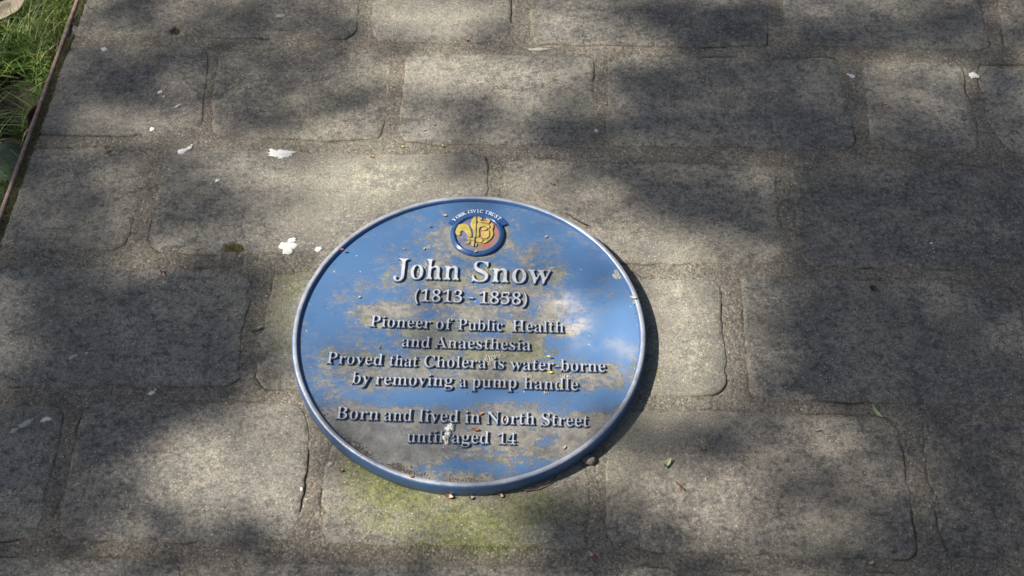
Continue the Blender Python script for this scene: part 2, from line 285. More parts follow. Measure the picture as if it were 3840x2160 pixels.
# outlines of the serif letters: advance, loops of x,y in 1/1000 em
GLYPHS = {"(":[201,[[132,-107,114,-95,91,-63,69,-24,50,23,31,105,26,152,25,205,31,264,39,305,52,352,69,393,87,429,115,468,132,480,150,481,167,477,171,470,170,464,133,393,113,340,99,287,89,205,92,129,105,58,129,-13,171,-95,162,-106]]],")":[201,[[43,-107,33,-101,33,-89,64,-30,90,34,106,99,112,164,111,229,94,323,69,393,29,470,37,479,61,481,78,477,96,456,124,411,145,364,160,317,171,264,176,170,165,76,153,29,132,-24,113,-60,84,-99,73,-106]]],"-":[216,[[32,157,27,165,27,194,30,200,38,205,162,206,179,204,186,200,189,194,189,165,186,159,179,155,44,154]]],"1":[375,[[75,-3,63,5,61,11,63,27,69,35,81,39,134,42,157,57,165,70,166,399,163,408,157,409,104,361,86,351,69,347,51,350,38,358,28,376,26,394,34,401,69,410,86,420,139,459,163,469,175,483,186,483,198,475,228,486,245,485,255,476,258,458,244,423,242,411,243,70,251,56,275,42,334,38,344,29,345,8,338,-1,322,-4,257,-4,204,8,151,-4]]],"3":[375,[[118,-8,77,5,42,29,22,63,20,75,21,93,36,116,54,127,65,129,71,127,79,116,82,87,89,71,124,49,159,43,189,48,218,61,228,69,232,75,233,93,247,104,251,122,251,152,238,181,218,198,183,219,101,226,93,234,91,252,93,263,101,271,177,278,208,304,222,322,233,352,233,393,221,416,201,432,177,440,148,437,130,427,112,404,109,393,116,369,115,352,107,340,95,338,77,342,48,366,34,387,32,404,41,428,53,446,95,476,130,488,171,491,212,487,254,472,277,456,301,431,311,410,315,387,314,357,311,340,303,322,281,293,240,257,294,222,320,193,331,163,331,104,321,75,306,52,289,34,259,13,229,-1,195,-9]]],"4":[375,[[126,-2,117,11,119,29,124,35,174,46,202,64,206,76,204,117,190,121,20,121,14,123,6,135,8,170,193,476,208,483,243,473,267,482,285,482,293,476,297,458,285,423,284,352,281,329,281,182,283,176,290,172,355,171,363,164,367,146,365,135,355,123,285,119,281,111,281,76,286,64,296,55,314,46,355,35,360,23,359,11,352,-1,338,-4,285,-3,243,8,202,-3],[67,176,79,172,167,172,196,172,204,176,206,282,202,293,194,299,192,305,205,323,206,329,207,399,202,407]]],"5":[375,[[120,-8,79,5,56,22,39,40,28,69,29,93,35,104,50,119,62,123,73,122,85,110,91,75,103,61,132,47,162,44,185,48,220,67,235,87,247,122,247,169,240,193,229,210,216,222,191,236,144,244,85,235,62,236,42,246,38,257,49,387,58,440,58,469,66,481,79,484,115,476,267,476,291,483,309,482,316,475,320,463,316,434,322,404,323,375,320,363,309,354,291,353,279,359,265,399,256,408,120,409,109,403,100,328,100,293,109,290,138,294,191,294,226,287,262,270,297,241,310,222,325,187,328,157,326,110,319,87,303,57,275,28,244,8,197,-8]]],"8":[375,[[137,-8,102,5,70,28,53,46,34,81,27,128,37,167,65,204,115,246,113,252,78,281,55,316,45,352,45,381,53,410,70,440,114,476,143,487,167,490,202,490,237,486,255,480,289,457,316,422,327,387,327,352,317,322,290,289,251,257,252,252,288,228,314,206,335,175,342,157,344,140,340,81,329,57,310,34,284,13,267,4,237,-6,208,-10],[163,40,178,36,202,37,220,43,243,57,261,80,271,116,265,146,249,169,196,206,173,216,167,215,143,196,119,169,108,152,102,122,107,93,115,75,131,56],[183,287,196,283,225,305,248,334,257,363,251,399,241,416,214,436,190,443,167,439,143,423,129,404,121,375,125,344,137,322,172,293]]],"A":[437,[[8,-3,-2,5,-2,17,22,35,37,58,154,346,179,376,190,435,197,453,208,467,220,467,231,458,242,435,256,364,376,76,420,30,440,17,440,5,432,-1,414,-4,379,-2,344,9,297,-4,250,0,241,5,241,17,273,33,292,58,267,124,250,128,120,128,108,127,105,123,83,70,79,52,84,35,91,28,114,20,119,11,117,5,108,0,91,-4],[123,170,132,165,226,165,238,166,244,171,244,182,228,223,194,305,185,314,179,311,173,300]]],"B":[443,[[38,-2,28,5,28,17,56,32,77,52,87,70,87,382,80,399,56,424,44,433,27,435,18,441,18,452,33,459,85,459,127,446,168,459,262,458,298,452,333,432,350,419,372,394,382,364,382,335,371,305,359,288,312,252,310,246,368,207,386,188,398,164,403,141,401,105,397,88,384,64,368,44,344,26,315,7,291,0,174,-4,156,-2,133,8,80,-4],[208,29,227,27,256,34,268,41,295,64,313,105,315,141,301,176,287,194,268,209,237,223,191,227,174,219,171,211,171,64,180,50],[179,258,191,254,215,255,253,270,280,297,295,329,298,358,292,376,281,394,256,419,221,433,209,433,192,423,171,394,171,270,172,264]]],"C":[468,[[214,-12,173,1,149,14,122,36,84,77,61,118,46,171,42,236,46,289,64,342,79,371,112,412,155,447,179,457,237,469,284,467,320,460,390,439,402,444,420,465,431,465,437,459,440,447,438,400,441,359,440,324,431,308,424,306,415,312,378,383,331,420,290,439,243,437,214,425,174,389,155,359,140,318,131,277,129,230,132,177,150,112,173,76,190,58,220,41,243,32,279,27,296,29,331,37,361,51,383,65,426,102,439,100,446,89,437,70,411,42,384,21,344,0,284,-13,249,-15]]],"H":[523,[[38,-2,28,5,28,17,56,32,80,56,87,70,87,382,80,399,56,423,17,441,15,447,21,456,85,459,127,447,168,459,233,459,243,452,244,446,238,436,215,433,197,423,180,404,171,388,171,264,180,257,197,255,333,255,348,258,353,264,351,394,344,405,321,427,309,433,285,436,280,446,285,457,356,459,397,447,438,459,497,459,507,452,509,446,503,437,480,431,454,411,439,394,436,382,437,70,447,52,468,33,496,17,497,10,491,1,474,-4,444,-4,427,-2,397,9,350,-4,315,-4,297,1,291,11,293,17,321,30,339,46,352,64,353,205,344,214,333,217,197,217,180,214,171,205,171,70,180,52,198,35,231,17,231,5,223,-1,203,-4,162,-2,133,8,80,-4]]],"I":[261,[[30,-1,21,5,21,17,60,37,78,54,86,70,87,388,82,399,60,424,48,432,19,437,13,446,15,452,30,459,89,459,130,448,172,459,236,458,245,452,245,441,236,435,213,433,201,426,176,399,170,388,170,82,172,66,180,52,207,30,236,20,241,11,239,5,230,-1,213,-4,166,-3,130,8,78,-4]]],"J":[330,[[78,-66,61,-62,43,-53,20,-29,5,5,8,34,12,46,23,58,37,64,55,63,68,58,78,47,83,34,83,23,76,-1,82,-25,96,-36,120,-34,133,-25,152,5,159,40,162,105,162,381,149,403,125,424,108,432,84,436,78,445,80,452,84,456,96,459,161,459,202,446,243,459,296,459,308,456,313,446,312,440,273,423,243,387,241,64,237,28,227,-1,201,-36,169,-60,137,-67,102,-69]]],"K":[510,[[39,-2,29,5,29,17,57,32,80,56,88,70,88,382,81,399,57,424,39,433,21,437,16,446,18,452,27,458,86,459,127,447,163,458,180,460,233,459,243,452,245,446,239,436,216,433,198,423,180,404,172,388,171,252,174,243,180,241,221,266,233,290,321,379,341,405,343,417,341,423,327,433,298,438,293,446,298,455,310,459,363,460,463,459,480,455,485,446,480,438,451,433,392,399,285,294,279,288,277,276,287,246,414,88,486,30,504,21,510,11,504,1,492,-3,457,-4,392,10,351,-4,327,-4,316,1,310,10,311,17,326,29,339,46,336,58,229,194,204,206,198,205,172,188,171,70,181,52,198,35,232,17,232,5,224,-1,204,-4,163,-2,133,8,80,-4]]],"N":[494,[[406,-13,394,-6,379,12,333,95,145,324,123,349,118,350,112,343,111,336,112,59,121,36,141,23,148,12,141,1,123,-4,59,-4,37,6,37,18,63,36,71,59,72,365,76,389,74,395,21,442,19,447,23,456,70,460,123,447,147,456,162,453,172,436,173,418,185,400,376,168,384,171,386,183,385,400,376,421,353,436,341,439,337,447,339,453,347,458,359,454,370,458,429,459,447,455,459,458,467,453,467,442,434,418,426,395,426,153,412,112,425,36,426,6,424,-5,418,-11]]],"O":[525,[[221,-12,174,1,139,22,103,56,79,89,62,124,47,171,44,224,47,283,63,336,87,377,115,412,150,442,180,456,227,467,286,469,315,465,356,453,374,443,411,412,445,370,462,336,477,289,481,224,477,165,461,118,438,77,403,36,373,12,350,1,309,-10,262,-15],[243,18,274,16,309,28,333,47,353,71,370,100,383,136,392,177,396,224,387,300,365,365,337,400,315,420,292,434,268,439,239,437,215,428,174,389,159,365,145,330,132,271,130,224,133,183,150,112,169,77,186,56,215,31]]],"P":[418,[[38,-2,28,5,28,17,56,32,80,56,87,70,87,382,80,399,56,423,38,433,21,436,15,446,17,452,27,459,85,459,127,447,168,459,268,458,299,452,338,432,373,399,388,370,392,341,391,305,385,284,374,264,350,239,303,209,268,202,185,200,174,194,171,188,172,64,185,46,203,30,227,21,233,12,231,5,223,-1,203,-4,162,-2,133,8,80,-4],[183,235,221,234,256,246,291,275,303,299,308,335,297,376,280,399,244,423,221,427,197,424,183,411,171,394,171,246,173,241]]],"R":[473,[[38,-2,28,5,28,17,56,32,80,56,87,70,87,382,80,399,56,423,38,433,21,436,15,446,17,452,27,459,85,459,127,447,168,459,280,456,321,446,368,414,386,394,399,370,402,341,400,305,385,276,363,252,320,223,315,217,315,205,397,81,468,20,473,11,471,5,462,-1,450,-4,415,-3,374,8,356,-2,344,-3,336,-1,327,13,323,46,250,158,200,205,191,208,174,200,171,194,171,70,180,52,198,35,231,17,231,5,223,-1,203,-4,162,-2,133,8,80,-4],[181,241,191,238,256,238,291,274,312,305,316,323,316,352,304,382,274,411,256,422,227,427,203,425,191,417,172,394,171,252,173,246]]],"S":[390,[[48,-12,42,-5,39,6,42,47,39,89,40,147,48,160,60,160,67,153,82,106,101,63,135,36,160,24,184,19,207,19,242,31,256,42,270,59,278,77,282,95,279,124,260,154,237,170,148,213,113,235,72,280,59,312,53,347,56,377,74,418,90,436,114,453,160,468,219,467,301,449,325,463,337,463,342,453,343,383,342,330,337,320,331,318,321,324,283,395,248,424,219,438,184,440,166,437,148,428,130,406,119,371,120,353,128,336,136,324,154,307,289,237,319,210,342,179,357,171,359,165,351,147,352,118,348,83,332,47,301,14,274,0,242,-9,207,-14,172,-13,142,-9,84,8,72,3,60,-12]]],"T":[423,[[116,-1,107,5,107,17,134,30,151,46,167,64,170,76,170,388,152,429,145,433,98,420,64,399,42,358,31,323,22,318,16,320,10,329,7,346,7,441,10,450,16,457,28,459,175,459,204,448,240,459,393,459,404,457,414,441,415,394,414,352,404,331,398,329,389,335,378,364,357,400,322,420,293,428,269,430,250,388,250,70,260,52,281,32,313,17,313,5,304,0,281,-4,240,-2,210,9,163,-4]]],"U":[492,[[202,-14,173,-3,138,18,108,50,97,75,90,98,87,134,86,387,79,398,55,423,44,430,20,437,15,445,17,451,38,459,67,460,91,458,126,446,173,460,220,459,235,451,237,445,232,436,202,428,183,410,170,393,170,116,182,75,197,55,234,34,273,26,320,33,351,51,373,81,386,128,387,393,379,417,361,429,338,436,332,445,334,451,343,457,355,459,449,459,467,457,472,451,472,440,438,420,431,410,428,393,426,151,417,98,402,57,391,39,373,20,349,5,326,-6,267,-16]]],"V":[428,[[215,-15,206,-7,198,10,175,104,60,375,50,389,15,422,-14,440,-15,448,-9,456,3,459,44,459,97,445,132,459,179,459,195,451,195,440,162,423,146,404,143,393,240,157,244,150,250,147,260,157,348,393,350,410,346,422,338,429,315,436,310,445,312,451,321,457,332,459,397,460,421,459,436,451,436,440,409,422,388,387,284,116,256,82,245,16,238,-2,226,-15]]],"Y":[426,[[121,-1,112,5,112,17,139,30,158,46,171,64,171,182,67,376,15,423,-8,437,-14,446,-12,452,-2,459,45,459,98,446,133,459,192,459,204,456,209,446,207,441,198,435,180,434,168,429,157,416,148,399,216,264,233,234,239,230,249,235,256,246,324,358,343,399,344,411,338,423,321,433,298,437,292,446,294,452,310,459,398,460,433,457,439,447,437,441,414,423,397,405,256,176,255,70,265,52,286,32,314,17,314,5,304,-2,286,-4,245,-2,215,9,168,-4]]],"a":[344,[[90,-5,61,7,36,36,30,66,37,95,55,122,96,158,202,197,207,207,207,236,201,260,178,284,161,291,131,293,114,284,108,272,107,260,117,231,111,213,96,200,67,198,49,208,40,225,40,248,47,272,72,301,102,314,155,322,196,321,220,316,261,287,273,269,281,248,284,219,284,54,294,42,320,35,325,26,324,19,302,-1,273,-8,253,-5,231,4,208,25,196,28,167,5,137,-7,108,-9],[134,42,149,38,167,41,205,72,208,148,202,162,184,162,155,147,138,131,118,101,110,78,111,60,120,50]]],"b":[361,[[178,-13,143,-2,102,24,78,3,60,-8,49,-8,41,0,39,29,53,94,53,388,51,400,31,428,10,441,10,453,19,458,60,459,90,450,119,458,137,453,142,441,142,429,129,400,130,300,135,288,143,289,166,308,190,318,219,322,243,319,284,294,305,270,322,235,331,200,330,129,321,88,307,59,284,25,249,-3,219,-12],[161,23,178,18,190,19,207,25,220,35,233,53,242,76,254,129,254,194,244,235,228,259,213,268,190,275,172,274,160,269,131,235,130,82,150,35]]],"c":[293,[[160,-12,119,-2,89,16,55,54,45,72,32,113,31,183,34,207,47,242,70,278,89,296,131,317,154,322,189,322,225,315,242,304,260,284,272,248,271,231,254,214,237,208,219,210,204,225,199,266,189,284,184,290,172,292,154,290,143,283,120,248,109,219,103,160,114,107,127,78,137,66,172,46,219,44,242,53,272,71,282,66,283,60,264,31,234,7,195,-10]]],"d":[370,[[125,-12,101,-2,69,25,49,54,39,78,31,113,30,172,32,195,46,242,58,266,76,289,101,309,125,320,148,322,174,319,195,310,219,291,226,289,231,301,231,395,222,413,198,436,198,448,207,456,219,459,242,459,272,449,295,458,313,457,321,448,323,436,309,395,309,72,313,59,351,25,351,13,342,7,307,4,278,8,257,-5,237,-10,224,-5,213,17,189,-1,167,-11,148,-14],[153,36,178,33,202,42,207,47,215,66,231,83,231,236,207,266,184,276,154,272,131,255,115,219,109,183,108,119,117,78,131,51]]],"e":[301,[[131,-5,119,-2,84,19,67,36,48,66,39,89,31,125,32,201,42,236,53,260,75,289,88,301,101,310,125,319,148,322,178,321,213,311,243,289,262,260,274,219,285,195,286,178,284,170,272,163,237,166,219,162,119,160,110,154,108,142,121,89,131,72,142,60,178,46,207,47,225,52,272,84,278,82,284,72,277,54,260,33,242,17,213,-2,166,-9],[112,201,119,197,142,196,189,196,201,201,205,219,200,248,188,278,178,289,154,292,142,286,134,278,116,242,111,219]]],"f":[214,[[38,-2,28,5,28,17,56,46,61,58,61,258,55,270,20,276,12,288,14,305,26,313,55,317,61,323,63,382,73,411,85,430,108,453,126,462,155,468,197,467,220,461,238,451,253,429,258,394,249,373,226,359,208,360,197,366,189,376,186,388,194,411,193,429,191,436,179,439,163,435,151,417,139,370,138,329,144,317,197,312,204,305,207,294,204,282,197,274,149,272,144,270,138,258,138,64,155,35,177,17,177,5,167,-2,155,-4,120,-2,102,5,67,-4]]],"g":[327,[[96,-141,68,-135,49,-127,30,-112,16,-88,15,-70,20,-53,37,-35,59,-23,61,-17,34,18,32,36,37,59,61,92,87,112,61,136,43,162,34,183,31,206,21,218,22,230,31,238,45,265,70,294,90,310,108,316,137,321,178,321,208,317,237,306,272,309,314,305,321,294,318,271,308,264,278,263,270,259,284,215,294,200,284,186,272,157,261,139,225,111,208,102,172,99,143,102,118,94,108,83,103,59,104,53,114,46,202,44,255,37,278,27,299,6,313,-17,317,-41,311,-76,302,-92,284,-109,243,-131,219,-137,172,-144],[136,-112,178,-115,219,-107,237,-100,251,-88,257,-76,259,-59,255,-42,243,-33,214,-28,106,-29,83,-53,76,-76,83,-88,96,-99],[145,130,161,125,184,141,202,171,207,194,208,212,198,259,178,286,161,292,143,290,134,283,117,259,107,230,107,194,114,171,132,141]]],"h":[381,[[41,-3,30,5,30,17,55,46,63,64,63,388,58,405,40,429,25,441,23,446,25,452,35,459,70,459,94,451,118,458,135,459,147,452,152,435,137,394,137,288,141,276,147,275,176,301,200,314,241,320,265,314,288,299,301,288,312,270,316,258,319,229,319,64,328,46,352,17,354,11,347,0,335,-4,312,-3,282,5,259,-3,229,-4,214,5,214,17,241,52,245,64,245,223,241,246,233,258,223,263,200,267,174,258,137,223,137,64,153,35,169,17,169,5,153,-4,129,-3,100,5,70,-4]]],"i":[198,[[41,-3,30,5,30,17,47,35,63,64,63,241,61,252,53,268,30,294,30,305,47,314,76,313,100,306,123,314,141,312,149,305,153,288,137,246,137,64,145,46,170,17,170,5,165,0,153,-4,129,-3,100,5,70,-4],[88,376,76,382,65,399,62,411,66,429,76,444,88,451,100,453,118,450,132,441,139,429,141,411,139,399,132,388,118,377,100,374]]],"l":[199,[[41,-3,30,5,30,17,47,35,63,64,63,394,55,411,42,429,23,438,19,446,23,455,35,459,70,459,100,450,135,458,147,452,153,435,137,388,137,64,145,46,170,17,172,11,165,0,153,-4,129,-3,100,5,70,-4]]],"m":[554,[[41,-3,30,5,30,17,53,44,63,64,63,235,58,258,29,294,29,305,35,311,65,314,100,306,118,312,135,314,148,305,153,280,176,302,200,315,241,319,279,305,306,276,318,269,353,301,370,312,388,318,412,320,447,310,475,288,485,270,493,241,495,58,514,29,526,17,526,5,519,-1,488,-4,459,5,429,-3,412,-4,394,-1,388,5,388,17,413,46,418,58,418,235,412,252,407,258,376,267,359,263,341,251,318,223,317,217,317,58,322,46,346,17,346,5,329,-4,306,-3,276,5,247,-4,223,-3,212,2,207,11,209,17,221,29,240,58,241,229,235,252,230,258,200,267,183,264,170,258,137,223,136,64,153,33,168,17,168,5,153,-4,123,-3,100,5,76,-3]]],"n":[381,[[41,-3,30,5,30,17,55,46,63,64,63,241,61,252,55,264,29,294,29,305,35,311,47,314,70,314,100,306,118,312,135,314,148,305,153,284,200,315,241,320,265,314,294,295,306,281,317,252,319,64,328,46,352,17,352,5,341,-3,318,-4,282,5,259,-3,229,-4,214,5,214,17,241,52,245,64,245,223,241,246,233,258,223,263,200,267,176,259,138,223,137,64,153,35,169,17,169,5,153,-4,129,-3,100,5,70,-4]]],"o":[336,[[142,-12,118,-6,95,4,67,31,52,54,41,78,31,113,29,154,31,195,41,231,52,254,67,278,90,301,118,315,142,320,195,320,218,315,242,304,263,283,281,260,295,231,305,195,307,154,305,113,295,78,285,54,269,31,246,7,218,-7,201,-11,177,-14],[152,19,165,16,183,18,199,31,218,66,229,119,229,183,220,231,209,260,195,283,183,292,171,295,148,289,130,266,119,242,108,189,107,125,112,95,123,78,120,66,127,48,142,26]]],"p":[371,[[40,-142,30,-134,30,-122,51,-98,62,-75,62,237,57,260,39,284,19,296,19,307,29,313,64,315,99,306,117,313,135,314,144,307,152,285,177,307,205,320,240,321,264,314,287,297,307,278,323,251,333,225,340,184,340,131,332,90,322,60,308,37,288,13,264,-4,246,-11,223,-14,199,-11,170,4,152,26,146,26,140,20,141,-81,158,-105,180,-122,181,-128,176,-138,164,-142,140,-143,99,-134,76,-142],[176,37,193,33,205,34,235,49,244,60,253,84,262,131,262,184,251,237,235,261,205,273,187,272,170,262,141,225,140,219,140,78,156,60,164,45]]],"r":[287,[[41,-3,30,5,30,17,47,35,63,64,63,235,58,258,43,282,30,294,30,305,35,310,47,314,76,313,100,306,123,313,141,312,150,299,145,270,147,263,176,298,200,311,218,315,235,313,259,305,276,288,281,276,283,252,272,235,259,228,247,228,229,236,211,252,200,255,182,254,165,241,156,223,141,205,141,58,146,46,162,29,179,17,179,5,170,-1,159,-4,129,-3,100,5,76,-3]]],"s":[288,[[129,-12,76,4,64,2,47,-10,41,-8,33,1,32,83,35,98,41,105,47,107,57,101,69,72,82,50,100,33,117,23,147,18,168,25,181,36,190,60,186,89,176,101,100,142,76,159,58,178,51,189,41,219,44,260,65,295,82,309,106,319,129,323,153,322,211,310,235,319,241,317,247,307,248,266,247,231,241,221,229,221,200,267,188,278,164,292,129,289,117,281,109,266,105,242,113,225,137,207,206,172,221,160,244,131,254,95,249,48,237,25,223,9,206,-2,182,-11,153,-14]]],"t":[228,[[114,-5,78,12,62,37,59,66,59,266,55,273,25,277,17,290,23,308,35,319,67,334,102,392,120,416,131,422,143,415,148,402,149,372,141,331,141,319,149,315,196,314,206,308,211,296,210,284,202,277,149,274,137,271,134,266,133,84,138,61,143,53,161,45,178,47,208,66,217,61,219,55,202,24,173,-2,137,-8]]],"u":[375,[[140,-12,105,-3,88,7,70,25,61,42,56,83,56,248,33,283,14,295,14,307,28,314,52,314,70,313,93,306,123,314,134,312,144,301,145,283,130,248,130,95,134,64,139,54,152,45,176,40,193,42,217,51,223,66,238,83,238,248,215,283,195,295,195,307,204,313,217,314,252,313,270,306,299,314,317,312,326,301,328,289,313,248,313,72,322,54,349,31,349,19,340,12,323,6,281,8,258,-6,240,-9,228,-3,223,19,217,20,176,-6,158,-11]]],"v":[306,[[144,-12,136,-5,128,13,115,78,52,236,38,258,14,284,-2,295,-2,307,8,314,32,314,56,313,79,306,108,314,138,314,150,310,154,301,152,295,136,283,126,268,125,260,172,136,179,129,186,136,236,266,232,283,211,295,211,307,226,314,297,313,305,307,305,295,283,278,266,248,206,95,187,72,178,25,168,1,156,-12]]],"w":[435,[[124,-12,116,-5,109,13,95,83,35,242,-10,295,-10,307,0,314,24,315,42,313,65,305,100,314,130,313,139,307,139,295,120,283,110,260,148,154,159,134,166,136,202,225,215,242,202,266,174,295,172,301,177,310,189,314,212,314,247,306,271,314,306,314,318,312,323,307,323,295,303,283,291,260,324,154,330,147,337,154,381,266,379,283,361,295,361,307,377,314,436,312,442,303,440,295,420,266,355,107,334,83,323,25,307,-5,295,-11,289,-9,281,1,270,36,266,89,236,183,230,190,224,187,218,175,186,95,167,72,160,31,148,1,136,-12]]],"y":[300,[[52,-142,22,-130,6,-112,1,-82,8,-59,16,-50,28,-45,46,-43,57,-45,70,-59,74,-88,81,-93,93,-91,119,-59,131,-29,135,-6,127,18,116,76,57,224,46,247,1,294,1,306,10,313,22,314,46,314,75,305,110,314,134,314,152,309,156,300,154,294,135,283,124,259,169,141,175,128,181,126,187,136,232,259,233,277,228,285,213,294,213,306,222,312,234,314,281,314,293,310,299,301,297,294,281,279,270,259,207,88,189,65,180,12,135,-94,118,-117,99,-133,81,-141]]]}

# ------------------------------------------------------------------ stains with a shape of their own
def px_field(blobs, X, Y, z=0.0):
    """sum of soft blobs given by survey pixel, radii in metres"""
    out = np.zeros(np.shape(X))
    for (px, py, rx, ry, a) in blobs:
        c = at(px, py, z); out = out + a*np.exp(-(((X-c[0])/rx)**2+((Y-c[1])/ry)**2)/1.0)
    return out
ALGAE = [(1800, 1945, .11, .03, .62), (1640, 1985, .10, .035, .50), (1450, 1810, .06, .03, .8), (1350, 1710, .04, .035, .65), (1560, 1870, .05, .02, .5), (2050, 1880, .08, .03, .6), (1900, 2040, .10, .03, .35),
         (2330, 1690, .03, .03, .5), (2440, 1450, .022, .06, .55), (2450, 1250, .018, .06, .35), (1060, 1150, .035, .06, .50), (1120, 1040, .045, .03, .55), (1040, 1300, .025, .07, .42),
         (1900, 2075, .03, .012, .5), (430, 960, .02, .006, .5), (900, 945, .02, .006, .35), (1760, 2050, .05, .015, .45), (300, 530, .12, .02, .22), (1300, 760, .05, .02, .15), (1700, 2120, .08, .02, .15), (1380, 1880, .05, .05, .35)]
PALE = [(1450, 620, .10, .05, .8), (1350, 700, .09, .05, .8), (1600, 690, .10, .02, .5), (1130, 850, .05, .06, .45), (2560, 1180, .035, .14, .95), (2480, 1050, .05, .05, .6), (2620, 1380, .03, .06, .8), (2150, 700, .1, .04, .35), (1600, 300, .06, .05, .35),
        (1600, 60, .12, .05, .5), (2440, 1600, .06, .05, .5), (2350, 1720, .05, .05, .45), (1050, 1700, .12, .08, .25), (300, 440, .10, .03, .3), (900, 520, .1, .03, .25), (1080, 1200, .03, .07, .4), (2600, 1560, .2, .015, .3)]

